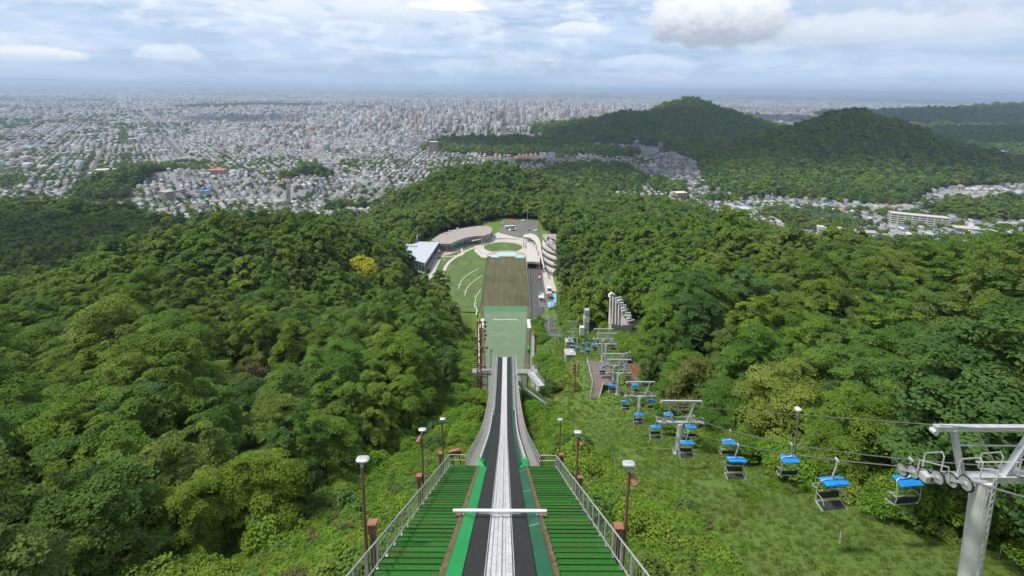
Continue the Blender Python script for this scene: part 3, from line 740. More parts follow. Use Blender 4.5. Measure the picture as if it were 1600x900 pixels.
def off_avenue(x, y, m):
    ok = np.ones(len(x), bool)
    for A, B, wd in AV:
        d = B-A; L2 = d@d; t = np.clip(((x-A[0])*d[0]+(y-A[1])*d[1])/L2, 0, 1)
        ok &= np.hypot(x-A[0]-t*d[0], y-A[1]-t*d[1]) > wd/2+m
    return ok
# open grounds where no houses stand: (px, py, radius)
OPEN = []
for px, py, r in ((262,262,95),(880,245,60),(930,232,70),(330,166,330),(400,163,330),(470,164,300),(1300,350,62),(1235,340,48),(1425,345,60),(1385,333,40),(1340,358,40),(1275,357,30),(820,250,70),(700,250,60),(1170,310,30)):
    p = plain_pt(px, py); OPEN.append((p[0], p[1], r))
def open_ok(x, y):
    ok = np.ones(len(x), bool)
    for cx, cy, r in OPEN: ok &= np.hypot(x-cx, (y-cy)*.8) > r
    return ok
def city_points():
    rows = []
    bands = ((1300, 12.5, 14.5, 5, 8), (2300, 14.0, 16.0, 5, 8), (4200, 19, 22, 4, 7), (7500, 30, 34, 4, 6), (12500, 52, 60, 4, 6), (21000, 105, 120, 4, 6))
    rmin = 0
    for rmax, su, sv, bu, bv in bands:
        for side, th in ((0, R(-39)), (1, R(-1.5))):
            c, s = math.cos(th), math.sin(th); N = int(rmax*1.5/su)
            if rmax > 5000: pass
            U = np.arange(-int(rmax*1.45/su), int(rmax*1.45/su)); Vv = np.arange(int(-.2*rmax/sv), int(rmax*1.45/sv))
            u, v = np.meshgrid(U, Vv, indexing='ij'); u, v = u.ravel(), v.ravel()
            uu = u*su+(u//bu)*su*.55+(u//(bu*6))*su*1.1; vv = v*sv+(v//bv)*sv*.5+(v//(bv*5))*sv*.9
            x = uu*c+vv*s*-1; y = uu*s*1+vv*c
            # rotate so that v runs along azimuth th
            x = uu*c+vv*math.sin(th); y = -uu*math.sin(th)+vv*c
            r = np.hypot(x, y)
            left = x+ y*.30+fbm(x, y, 900, 2)*500 < 0
            m = (r >= rmin) & (r < rmax) & (y > 500) & (np.abs(np.arctan2(x, y)) < R(64)) & (left == (side == 0))
            x, y = x[m]+rng.uniform(-.13, .13, m.sum())*su, y[m]+rng.uniform(-.13, .13, m.sum())*sv
            rows.append(np.c_[x, y, np.full(len(x), -th), np.full(len(x), su), np.full(len(x), sv)])
        rmin = rmax
    return np.concatenate(rows)
CB = city_points()
x, y = CB[:, 0], CB[:, 1]
r = np.hypot(x, y); azm = np.arctan2(x, y)
m = (wood(x, y) < .5) & (hills_z(x, y) < 26) & ((y > 560) | (np.abs(x) > 250)) & open_ok(x, y) & off_avenue(x, y, 8)
gap = fbm(x, y, 240, 3)
m &= (gap < .42) & (rng.random(len(x)) < .88-.08*(r > 2300))
m &= (r < 9000) | (fbm(x, y, 2600, 3) > -.25+.40*sstep(9000, 20000, r))
# the valley on the right: the built-up floor only
m &= ~((x > 150) & (y < 1100) & (gz(x, y) > -135))
m &= ~((x < 150) & (y < 800) & (gz(x, y) > -150))
CB = CB[m]; x, y, th, su, sv = CB.T; r = np.hypot(x, y); azm = np.arctan2(x, y); n = len(x)
z = gz(x, y)
cen = np.exp(-((azm-R(-1)+YAW*0)/R(15))**2)*sstep(1900, 3300, r)*(1-.75*sstep(6500, 9500, r))
mid = np.exp(-((azm-R(-24))/R(16))**2)*sstep(1500, 2600, r)*sstep(9000, 5000, r)
pt = .012+.34*cen+.08*mid+.03*sstep(1500, 3000, r)
dn = fbm(x, y, 320, 3)
tall = rng.random(n) < sstep(1150, 1900, r)*pt*np.clip(.9+1.6*dn, .15, 2)
w = su*rng.uniform(.42, .90, n); l = sv*rng.uniform(.42, .88, n)
h = rng.uniform(5.2, 8.2, n)*(1+.35*(r > 2300)*rng.random(n))
ht = rng.gamma(3.0, 4.6, n)+9+cen*rng.gamma(2.0, 11, n)
h = np.where(tall, np.minimum(ht*.86, 28+95*cen), h)
w = np.where(tall & (su >= 20), np.minimum(w*rng.uniform(1.0, 1.7, n), su*1.02), w)
grow = tall & (su < 20); w = np.where(grow, w*rng.uniform(1.2, 1.9, n), w); l = np.where(grow, l*rng.uniform(1.2, 2.2, n), l)
# long low halls, schools, shops here and there
big = (rng.random(n) < .018) & ~tall; w = np.where(big, w*rng.uniform(1.8, 3.2, n), w); l = np.where(big, l*rng.uniform(1.4, 2.6, n), l); h = np.where(big, h*rng.uniform(1.0, 1.7, n), h)
wi = rng.choice(len(WALLS), n, p=WP); wi = np.where(tall & (rng.random(n) < .45), rng.choice([2,3,5,4,7,8,9], n), wi); ri = rng.choice(len(ROOFS), n, p=RP); ri = np.where(tall, rng.choice([0,1,3,7,9], n), ri)
wc = np.clip(np.array([.70, .72, .75])*WALLS[wi]*rng.uniform(.85, 1.12, (n, 1)), 0, .85); rc = np.clip(np.array([.70, .72, .75])*ROOFS[ri]*rng.uniform(.85, 1.15, (n, 1)), 0, .85)
P3 = np.stack([x, y, z+h*.8], 1)
ivw, dd, ppx, ppy = in_view(P3, 420, 60)
vb = visible(P3, 0, 25)
keep = ivw & (vb | (r > 2600) | (rng.random(n) < .5))
pitched = (~tall) & (~big) & (r < 2600) & (rng.random(n) < .72)
inframe = in_view(P3)[0]
size = np.where(inframe & vb & keep, np.sqrt(w*l)/dd, 0)
ho = np.argsort(-np.where(tall | big, 0, size))[:285]
ao = np.argsort(-np.where(tall, (h*w)**.5/dd*(inframe & vb), 0))[:270]
solo_b = np.zeros(n, bool); solo_b[ho] = True; solo_b[ao] = True
def where_b(i):
    px, py = ppx[i], ppy[i]
    if px > 950 and r[i] < 1500: return 'in the valley'
    if px < 560 and r[i] < 1500: return 'below the left ridge'
    if r[i] < 2600: return 'amid the dense housing'
    if 560 < px < 1100: return 'in the city centre'
    return 'on the western plain' if px < 560 else 'beyond the wooded hills'
def solo_house(i, kind):
    o1 = np.array([i])
    rg = np.array([rng.uniform(1.4, 2.6)]) if pitched[i] else None
    me = boxes_mesh(kind, x[o1]*0, y[o1]*0, z[o1]*0, w[o1], l[o1], h[o1], th[o1]*0, wc[o1], rc[o1], rg)
    o = link(kind, me, None, (x[i], y[i], z[i])); o.rotation_euler = (0, 0, th[i])
    if kind == 'house':
        lb = f"{WNAME[wi[i]]} house with a {'pitched' if pitched[i] else 'flat'} {RNAME[ri[i]]} roof {where_b(i)}"; cat = 'house'; gr = 'houses '+where_b(i)
    else:
        sz = 'tall' if h[i] > 38 else 'mid-rise' if h[i] > 22 else 'low'
        lb = f"{sz} {WNAME[wi[i]]} block of flats {where_b(i)}"; cat = 'building'; gr = 'blocks '+where_b(i)
    tag(o, lb, cat, gr)
for i in ho: solo_house(i, 'house')
for i in ao: solo_house(i, 'apartment_block')
rest_b = keep & ~solo_b
for nm, mm, rg in (('far_city', rest_b & ~pitched, False), ('far_housing', rest_b & pitched, True)):
    q = np.where(mm)[0]
    me = boxes_mesh(nm, x[q], y[q], z[q], w[q], l[q], h[q], th[q], wc[q], rc[q], rng.uniform(1.2, 2.6, len(q)) if rg else None)
    o = link(nm, me); tag(o, 'dense city of pale blocks spreading to the skyline' if not rg else 'dense pitched-roof housing on the near plain', kind='stuff')
    print(nm, len(q))
# roof sheds and stair heads on the taller blocks
q = np.where(rest_b & tall & (r < 7000))[0]
me = boxes_mesh('roof_sheds', x[q]+w[q]*.15, y[q], z[q]+h[q], w[q]*.35, l[q]*.3, np.full(len(q), 3.2), th[q], wc[q]*.8, rc[q])
o = link('rooftop_clutter', me); tag(o, 'stair heads and sheds on the city roofs', kind='stuff')
# street trees, gardens and parks between the houses
tx, ty = [], []
for (y0, y1, s, thr) in ((540, 1500, 9.5, -.10), (1500, 3000, 20, -.04), (3000, 7000, 60, .04)):
    a, b = jitter(-1.2*y1, 1.2*y1, y0, y1, s); mm = (fbm(a, b, 180+y1*.05, 4)+rng.uniform(-.35, .35, len(a)) > .22+thr) & (wood(a, b) < .5) & (hills_z(a, b) < 8) & off_avenue(a, b, 3)
    tx.append(a[mm]); ty.append(b[mm])
for (px, py, rr, cnt) in ((330,166,330,420),(400,163,330,500),(470,164,300,420),(262,262,100,60),(560,168,300,150),(640,172,200,150),(880,243,75,50),(1190,352,60,30),(760,178,90,90),(787,196,40,20),(600,300,80,60),(1330,352,90,40),(1480,345,90,60)):
    p = plain_pt(px, py); q = rng.uniform(0, 6.28, cnt); rr2 = rr*np.sqrt(rng.uniform(.5 if cnt in (60,) and rr == 100 else 0, 1, cnt))
    tx.append(p[0]+rr2*np.cos(q)); ty.append(p[1]+rr2*np.sin(q)*1.25)
tx = np.concatenate(tx); ty = np.concatenate(ty)
TPc = np.stack([tx, ty, gz(tx, ty)], 1); v = in_view(TPc, 400, 60)[0]; TPc = TPc[v]
rr = np.hypot(TPc[:, 0], TPc[:, 1])
instancer('town_greenery', TPc, rng.uniform(.55, 1.05, len(TPc))*(1+.9*sstep(1500, 5000, rr)), PROTO[3], 'trees and gardens among the houses', .05)
print('town trees', len(TPc), 'buildings', keep.sum())
# ------------------------------------------------------------------ mesh builder
class MB:
    def __init__(s): s.v = []; s.f = []; s.m = []; s.mats = []
    def mi(s, mat):
        if mat not in s.mats: s.mats.append(mat)
        return s.mats.index(mat)
    def add(s, V, F, mat):
        b = len(s.v); s.v += [tuple(map(float, p)) for p in V]; i = s.mi(mat)
        for f in F: s.f.append(tuple(b+q for q in f)); s.m.append(i)
    def box(s, c, size, mat, M=None, bev=0.0):
        hx, hy, hz = [q/2 for q in size]; c = Vector(c)
        if bev <= 0:
            V = [Vector((x, y, z)) for z in (-hz, hz) for y in (-hy, hy) for x in (-hx, hx)]
            F = [(0,2,3,1),(4,5,7,6),(0,1,5,4),(1,3,7,5),(3,2,6,7),(2,0,4,6)]
        else:
            b = bev; V = []; 
            for z, k_ in ((-hz, b), (-hz+b, 0), (hz-b, 0), (hz, b)):
                for x, y in ((-hx+k_, -hy+b+k_*0), (-hx+b, -hy+k_), (hx-b, -hy+k_), (hx-k_, -hy+b), (hx-k_, hy-b), (hx-b, hy-k_), (-hx+b, hy-k_), (-hx+k_, hy-b)): V.append(Vector((x, y, z)))
            F = [tuple(range(7, -1, -1)), tuple(range(24, 32))]
            for r_ in range(3):
                for j in range(8): F.append((r_*8+j, r_*8+(j+1) % 8, r_*8+8+(j+1) % 8, r_*8+8+j))
        s.add([c+(M @ p if M else p) for p in V], F, mat)
    def beam(s, p, q, w, h, mat, up=(0,0,1)):
        p, q = Vector(p), Vector(q); t = (q-p); L_ = t.length; t.normalize()
        u = Vector(up); x = t.cross(u)
        if x.length < 1e-3: x = t.orthogonal()
        x.normalize(); z = x.cross(t); M = Matrix((x, t, z)).transposed()
        s.box((p+q)/2, (w, L_, h), mat, M)
    def tube(s, pts, r, mat, ns=6, cap=True):
        pts = [Vector(p) for p in pts]; n = len(pts); V = []; F = []
        rr = r if isinstance(r, (list, tuple)) else [r]*n; a = None
        for i, p in enumerate(pts):
            t = (pts[min(i+1, n-1)]-pts[max(i-1, 0)]).normalized()
            a = t.orthogonal().normalized() if a is None else (a-t*a.dot(t)).normalized()
            b = t.cross(a)
            for j in range(ns):
                q = 2*math.pi*j/ns; V.append(p+(a*math.cos(q)+b*math.sin(q))*rr[i])
        for i in range(n-1):
            for j in range(ns): F.append((i*ns+j, i*ns+(j+1) % ns, (i+1)*ns+(j+1) % ns, (i+1)*ns+j))
        if cap: F += [tuple(range(ns-1, -1, -1)), tuple((n-1)*ns+j for j in range(ns))]
        s.add(V, F, mat)
    def cyl(s, p, q, r, mat, ns=12): s.tube([p, q], r, mat, ns)
    def prism(s, poly, z0, z1, mat, top=None):
        """poly: (x, y) list counter-clockwise; z may be numbers or lists per corner"""
        n = len(poly); za = z0 if isinstance(z0, (list, tuple)) else [z0]*n; zb = z1 if isinstance(z1, (list, tuple)) else [z1]*n
        A = sum(poly[i][0]*poly[(i+1) % n][1]-poly[(i+1) % n][0]*poly[i][1] for i in range(n))
        if A < 0: poly = poly[::-1]; za = za[::-1]; zb = zb[::-1]
        V = [(x, y, z) for (x, y), z in zip(poly, za)]+[(x, y, z) for (x, y), z in zip(poly, zb)]
        F = [(i, (i+1) % n, n+(i+1) % n, n+i) for i in range(n)]+[tuple(range(n-1, -1, -1))]
        s.add(V, F, mat); s.add([(x, y, z) for (x, y), z in zip(poly, zb)], [tuple(range(n))], top or mat)
    def ribbon(s, xa, xb, ys, zf, th, mat):
        """a strip along Y between xa(y) and xb(y) following zf(y) with thickness th"""
        fa = xa if callable(xa) else (lambda y: xa); fb = xb if callable(xb) else (lambda y: xb)
        V = []; F = []
        for y in ys:
            za, zb = zf(y) if isinstance(zf(y), tuple) else (zf(y), zf(y))
            V += [(fa(y), y, za), (fb(y), y, zb), (fb(y), y, zb-th), (fa(y), y, za-th)]
        n = len(ys)
        for i in range(n-1):
            for j in range(4): F.append((i*4+j, i*4+(j+1) % 4, (i+1)*4+(j+1) % 4, (i+1)*4+j))
        F += [(0, 1, 2, 3), ((n-1)*4+3, (n-1)*4+2, (n-1)*4+1, (n-1)*4)]
        s.add(V, F, mat)
    def mesh(s, name):
        me = bpy.data.meshes.new(name); me.from_pydata(s.v, [], s.f)
        for m in s.mats: me.materials.append(m)
        me.polygons.foreach_set('material_index', s.m); me.validate()
        bm = bmesh.new(); bm.from_mesh(me); bmesh.ops.recalc_face_normals(bm, faces=bm.faces); bm.to_mesh(me); bm.free()
        return me
    def build(s, name, parent=None, loc=None): return link(name, s.mesh(name), parent, loc)
def copy_tree(o, parent=None):
    c = o.copy(); COL.objects.link(c)
    if parent is not None: c.parent = parent
    for ch in list(o.children): copy_tree(ch, c)
    return c
# ------------------------------------------------------------------ materials of built things
M_STEEL = pbr('galvanised_steel', (.50, .51, .52), .5, .35, .14, 3, .1, ((.28, .26, .24), .35))
M_WHITE = pbr('white_paint', (.60, .61, .62), .5, 0, .08, 2, .05, ((.45, .43, .40), .4))
M_ALU = pbr('aluminium', (.60, .61, .63), .38, .6, .15, 5, .1, ((.35, .35, .36), .3))
M_BLACK = pbr('black_mat', (.022, .021, .022), .85, 0, .35, 7, .4, ((.05, .05, .052), .6), coord='World')
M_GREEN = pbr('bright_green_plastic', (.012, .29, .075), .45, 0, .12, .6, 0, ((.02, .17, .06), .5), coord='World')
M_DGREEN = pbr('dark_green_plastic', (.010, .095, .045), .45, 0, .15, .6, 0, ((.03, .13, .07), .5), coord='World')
M_WOOD = pbr('weathered_planks', (.27, .25, .235), .85, 0, .2, 2.5, .3, ((.17, .15, .13), .5), coord='World')
M_EDGE = pbr('brown_timber', (.115, .085, .050), .9, 0, .35, 5, .4, ((.05, .07, .02), .5), coord='World')
M_RUST = pbr('red_brown_paint', (.26, .115, .075), .65, 0, .15, 3, .1, ((.13, .07, .05), .5))
M_POST = pbr('brown_post', (.16, .095, .06), .7, 0, .2, 3, .1)
M_CONC = pbr('concrete', (.36, .35, .33), .9, 0, .12, 1.2, .25, ((.20, .195, .185), .6), coord='World')
M_PALE = pbr('pale_paving', (.47, .44, .41), .9, 0, .12, .8, .1, ((.33, .31, .29), .5), coord='World')
M_TAN = pbr('pinkish_paving', (.36, .29, .25), .9, 0, .14, .7, .1, coord='World')
M_DARK = pbr('dark_opening', (.020, .021, .024), .4, 0, .3, 2)
M_GLASS = pbr('window_glass', (.045, .065, .075), .12, 0, .3, 1.0, spec=.8)
M_BLUE = pbr('blue_canopy', (.010, .215, .62), .38, 0, .15, 2.5, .05, ((.06, .25, .50), .35))
M_SEAT = pbr('dark_seat', (.035, .033, .036), .7, 0, .25, 6)
M_ROPE = pbr('steel_rope', (.30, .30, .305), .5, .6, .2, 3)
M_CYAN = pbr('cyan_floor', (.19, .52, .66), .6, 0, .10, .5, coord='World')
M_RED = pbr('red_paint', (.42, .06, .04), .6, 0, .15, 3)
M_DECK = pbr('brown_deck', (.160, .130, .113), .9, 0, .22, 1.2, .3, ((.11, .085, .075), .6), coord='World')
M_ROOF = pbr('brown_grey_roof', (.30, .265, .245), .85, 0, .10, .4, .1, coord='World')
M_BROOF = pbr('blue_grey_roof', (.42, .46, .52), .6, 0, .08, .3, .05, coord='World')
M_RUBBER = pbr('tyre', (.02, .02, .02), .8)
def mat_track():
    m, k, out = new_mat('track_plastic')
    pos = k.n('ShaderNodeNewGeometry').outputs['Position']; s = k.n('ShaderNodeSeparateXYZ', i={0: pos}).outputs
    f = k.math('FRACT', k.math('MULTIPLY', s[1], 3.1))
    n = k.noise(pos, 4, 4); n2 = k.n('ShaderNodeTexVoronoi', i={'Vector': pos, 'Scale': 22.0}).outputs['Distance']
    c = k.ramp(n, [(.25, (.40, .40, .41)), (.55, (.58, .58, .59)), (.8, (.70, .70, .705))])
    c = k.mix(k.math('MULTIPLY', k.math('LESS_THAN', f, .07), .55), c, (.25, .25, .26))
    c = k.mix(k.ss(n2, .30, .10), c, (.38, .38, .39))
    b = k.n('ShaderNodeBsdfPrincipled', i={'Base Color': c, 'Roughness': .5})
    k.link(b.outputs[0], out.inputs[0]); return m
M_TRACK = mat_track()
def mat_turf(name, a, b_, c_):
    """plastic turf mats laid like shingles: bristly, with worn brownish rows"""
    m, k, out = new_mat(name)
    pos = k.n('ShaderNodeNewGeometry').outputs['Position']; s = k.n('ShaderNodeSeparateXYZ', i={0: pos}).outputs
    st = k.n('ShaderNodeCombineXYZ', i={0: k.math('MULTIPLY', s[0], .9), 1: k.math('MULTIPLY', s[1], 1.4), 2: 0.0}).outputs[0]
    worn = k.ss(k.noise(st, .42, 5, .65), .47, .68)
    fib = k.noise(pos, 30, 3, .7); row = k.n('ShaderNodeTexWhiteNoise', noise_dimensions='2D', i={0: k.n('ShaderNodeCombineXYZ', i={0: k.math('FLOOR', k.math('MULTIPLY', s[0], .55)), 1: k.math('FLOOR', k.math('MULTIPLY', k.math('ADD', s[1], 2.2), 2.0)), 2: 0.0}).outputs[0]}).outputs[0]
    c = k.mix(k.math('MULTIPLY', k.math('GREATER_THAN', row, .78), .6), a, c_)
    c = k.mix(k.math('MULTIPLY', row, .75), c, b_)
    c = k.mix(k.math('MULTIPLY', worn, .62), c, c_)
    c = k.mix(.55, c, k.mix(1, c, k.ramp(fib, [(.3, .35), (.7, 1.5)]), 'MULTIPLY'))
    b = k.n('ShaderNodeBsdfPrincipled', i={'Base Color': c, 'Roughness': .8, 'Specular IOR Level': .2})
    k.link(k.n('ShaderNodeBump', i={'Strength': .8, 'Distance': .03, 'Height': fib}).outputs[0], b.inputs['Normal'])
    k.link(b.outputs[0], out.inputs[0]); return m
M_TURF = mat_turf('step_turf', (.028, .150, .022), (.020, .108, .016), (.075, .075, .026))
M_DTURF = pbr('dark_turf', (.022,.080,.016), .95, 0, .3, 8, coord='World')  # turf green darkened, so the shade between step mats is in the colour
def mat_landing():
    m, k, out = new_mat('landing_mats')
    pos = k.n('ShaderNodeNewGeometry').outputs['Position']; s = k.n('ShaderNodeSeparateXYZ', i={0: pos}).outputs
    wob = k.noise(k.n('ShaderNodeCombineXYZ', i={0: k.math('MULTIPLY', s[0], .5), 1: k.math('MULTIPLY', s[1], .2), 2: 0.0}).outputs[0], .7, 3)
    f = k.math('FRACT', k.math('ADD', k.math('MULTIPLY', s[1], .42), k.math('MULTIPLY', wob, .35)))
    c = k.ramp(k.noise(pos, .25, 4), [(.3, (.125, .185, .110)), (.7, (.165, .228, .140))])
    c = k.mix(k.math('MULTIPLY', k.math('LESS_THAN', f, .20), .38), c, (.10, .17, .10))
    c = k.mix(k.ss(s[1], 275, 276.5), c, (.075, .19, .10))
    b = k.n('ShaderNodeBsdfPrincipled', i={'Base Color': c, 'Roughness': .8, 'Specular IOR Level': .25})
    k.link(b.outputs[0], out.inputs[0]); return m
def mat_outrun():
    m, k, out = new_mat('outrun_mats')
    pos = k.n('ShaderNodeNewGeometry').outputs['Position']
    st = k.n('ShaderNodeMapping', i={'Vector': pos, 'Scale': (.5, .045, 1)}).outputs[0]
    c = k.ramp(k.noise(st, 1.0, 5, .6), [(.3, (.074, .072, .036)), (.5, (.100, .095, .052)), (.72, (.128, .118, .068))])
    c = k.mix(k.math('MULTIPLY', k.ss(k.noise(pos, .05, 4), .48, .62), .4), c, (.052, .056, .026))
    b = k.n('ShaderNodeBsdfPrincipled', i={'Base Color': c, 'Roughness': .9, 'Specular IOR Level': .2})
    k.link(b.outputs[0], out.inputs[0]); return m
def rng_y(a, b, s):
    n = max(1, int(round((b-a)/s))); return [a+(b-a)*i/n for i in range(n+1)]
iz = lambda y: float(inrun_z(y))
# ------------------------------------------------------------------ the inrun ramp
ramp = empty('ski_jump_ramp', (0, 60, iz(60)))
tag(ramp, 'long straight ski jump inrun with white track, black mats and green borders', 'ski jump')
def rp(mb, name): 
    o = mb.build(name, ramp); o.location = (0, -60, -iz(60)); return o
YS = rng_y(-1, 91.3, 1.1)
b = MB(); b.ribbon(-1.9, 1.9, YS, lambda y: iz(y)-.13, .9, M_CONC); rp(b, 'ramp_deck')
b = MB()
for sgn in (-1, 1):
    for i, y in enumerate(rng_y(-1, 90.8, .62)[:-1]):
        y2 = y+.60
        b.add([(sgn*.50, y, iz(y)+.012), (sgn*1.17, y, iz(y)+.012), (sgn*1.17, y2, iz(y2)+.055), (sgn*.50, y2, iz(y2)+.055), (sgn*.50, y2, iz(y2)-.06), (sgn*1.17, y2, iz(y2)-.06)], [(0,1,2,3),(3,2,5,4)], M_BLACK)
    b.ribbon(sgn*.48, sgn*1.19, YS, lambda y: iz(y)-.03, .09, M_BLACK)
rp(b, 'black_mats')
b = MB()
b.ribbon(-.425, .425, YS, lambda y: iz(y)+.0, .12, M_ALU)
for xa, xb, h in ((-.415,-.30,.06),(-.19,-.12,.045),(-.055,.055,.085),(.12,.19,.045),(.30,.415,.06)): b.ribbon(xa, xb, YS, lambda y, h=h: iz(y)+h, .07, M_TRACK)
for xa, xb in ((-.30,-.19),(-.12,-.055),(.055,.12),(.19,.30)): b.ribbon(xa+.003, xb-.003, YS, lambda y: iz(y)+.012, .02, M_TRACK)
rp(b, 'ice_track')
b = MB(); b.ribbon(.455, .49, YS, lambda y: iz(y)+.07, .1, M_STEEL); b.ribbon(-.49, -.455, YS, lambda y: iz(y)+.05, .1, M_STEEL); rp(b, 'track_rail')
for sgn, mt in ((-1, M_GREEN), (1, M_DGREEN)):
    b = MB(); ys = rng_y(-1, 30.6, 1.0)
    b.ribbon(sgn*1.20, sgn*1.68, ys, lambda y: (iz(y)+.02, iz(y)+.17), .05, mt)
    for y in ys[::6]: b.ribbon(sgn*1.215, sgn*1.67, [y, y+.05], lambda y: (iz(y)+.026, iz(y)+.176), .03, M_STEEL if sgn > 0 else mt)
    o = rp(b, 'green_border'); tag(o, 'bright green border strip' if sgn < 0 else 'darker green border strip')
    b = MB(); ys = rng_y(30.3, 91.2, 1.4)
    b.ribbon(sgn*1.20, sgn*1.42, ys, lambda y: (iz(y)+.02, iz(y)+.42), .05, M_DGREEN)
    # the flared end piece beside the top of the steps
    b.add([(sgn*1.30, 29.9, iz(29.9)+.05), (sgn*1.95, 30.3, iz(30.3)+.1), (sgn*1.90, 31.1, iz(31.1)+.75), (sgn*1.45, 31.5, iz(31.5)+.45), (sgn*1.40, 32.8, iz(32.8)+.4)], [(0,1,2,3),(0,3,4),(3,2,1,0)], M_GREEN)
    rp(b, 'side_border')
    b = MB(); ys = rng_y(30.9, 63, 1.2)
    b.ribbon(sgn*1.72, sgn*1.80, ys, lambda y: iz(y)+.62*(1-.25*sstep(48, 63, y)), .75, M_WHITE)
    for y in ys[::2]: b.box((sgn*1.85, y, iz(y)+.1), (.06, .10, .8), M_STEEL)
    rp(b, 'white_side_board')
    b = MB()
    for y in rng_y(63.8, 90.8, .9):
        b.box((sgn*1.62, y, iz(y)+.22), (.34, .16, .5), M_STEEL); b.box((sgn*1.74, y+.4, iz(y)+.02), (.2, .3, .12), M_RUST)
    b.ribbon(sgn*1.78, sgn*1.83, rng_y(63, 91.2, 2), lambda y: iz(y)+.45, .1, M_STEEL)
    rp(b, 'border_rack')
    b = MB(); ys = rng_y(30.2, 91.0, 1.0); hw = lambda y: 1.95+.85*(1-.5*float(sstep(48, 91, y)))
    for y0 in ys[:-1]: b.ribbon(sgn*1.95, lambda y: sgn*hw(y), [y0+.02, y0+.98], lambda y: iz(y)-.12, .08, M_WOOD)
    b.ribbon(sgn*2.0, sgn*2.12, ys, lambda y: iz(y)-.22, .2, M_STEEL); b.ribbon(lambda y: sgn*(hw(y)-.15), lambda y: sgn*(hw(y)-.03), ys, lambda y: iz(y)-.22, .2, M_STEEL)
    rp(b, 'walkway')
    b = MB()
    ys = rng_y(30.2, 91.0, 1.35)
    for rz_ in (1.0, .55, .12): b.tube([(sgn*(hw(y)+.02), y, iz(y)-.12+rz_) for y in ys], .028, M_STEEL, 5)
    for y in ys: b.tube([(sgn*(hw(y)+.02), y, iz(y)-.35), (sgn*(hw(y)+.02), y, iz(y)+.88)], .026, M_STEEL, 5)
    rp(b, 'handrail')
# turf steps either side of the start
for sgn in (-1, 1):
    b = MB(); st = .5
    for i in range(65):
        y = -2.2+st*i; zt = iz(y+st*.5)
        x0, x1 = (1.93, 3.98)
        b.box((sgn*(x0+x1)/2, y+st-.045, zt-.075), (x1-x0-.01, .022, .10), M_EDGE if i % 17 == 4 else M_DTURF)  # dark line: bristly mat edge, with the nose shade put into its colour
        if True:
            b.box((sgn*(x0+x1)/2, y+st/2-.02, zt-.09+.012*math.sin(i*7.3)), (x1-x0, st-.06, .08), M_TURF, Matrix.Rotation(R(-4), 3, 'X'))
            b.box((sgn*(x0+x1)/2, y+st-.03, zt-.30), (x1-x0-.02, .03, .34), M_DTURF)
    o = rp(b, 'step_bank')
    b = MB()
    for i in range(65):
        y = -2.2+st*i; b.box((sgn*1.82, y+.25, iz(y+.25)-.06), (.19, .40, .14), M_EDGE)
        if i % 2: b.box((sgn*1.88, y+.1, iz(y+.1)+.0), (.06, .12, .18), M_POST)
    b.ribbon(sgn*1.70, sgn*1.75, rng_y(-1, 30.3, 1.5), lambda y: iz(y)+.12, .22, M_EDGE)
    rp(b, 'timber_edging')
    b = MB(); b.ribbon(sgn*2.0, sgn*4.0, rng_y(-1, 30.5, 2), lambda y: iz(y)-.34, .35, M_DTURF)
    for y in rng_y(4, 32, 7):
        for xx in (2.3, 3.9): b.box((sgn*xx, y, iz(y)-2.9), (.35, .35, 4.6), M_CONC)
    rp(b, 'step_slab')
    b = MB(); ys = rng_y(-.5, 30.6, 1.12); X = sgn*4.06
    b.tube([(X, y, iz(y)+1.0) for y in ys], .030, M_STEEL, 6); b.tube([(X, y, iz(y)+.08) for y in ys], .024, M_STEEL, 5)
    for y in ys:
        b.tube([(X, y, iz(y)-.4), (X, y, iz(y)+1.0)], .028, M_STEEL, 6)
        b.box((X+sgn*.03, y, iz(y)-.18), (.10, .12, .06), M_STEEL)
    for i, y in enumerate(rng_y(-.5, 30.6, .28)): b.tube([(X, y, iz(y)+.08), (X, y, iz(y)+1.0)], .009, M_STEEL, 4)
    # the cross rail at the top of the walkway
    ye = 30.6
    for h in (1.0, .55): b.tube([(X, ye, iz(ye)+h), (sgn*2.85, ye, iz(ye)+h)], .026, M_STEEL, 5)
    b.box((sgn*3.45, ye+.05, iz(ye)-.08), (1.25, .10, .10), M_WHITE)
    rp(b, 'step_railing')
for y in (39, 49, 59, 69, 79, 87):
    g = float(gz(0, y))
    for xx in (-1.5, 1.5): b = MB(); b.box((xx, y, (iz(y)-1+g-1)/2), (.5, .6, iz(y)-g), M_CONC); rp(b, 'pillar')
b = MB(); b.box((0, 91.0, iz(91)-2.6), (4.0, .5, 4.6), M_CONC); rp(b, 'front_wall')
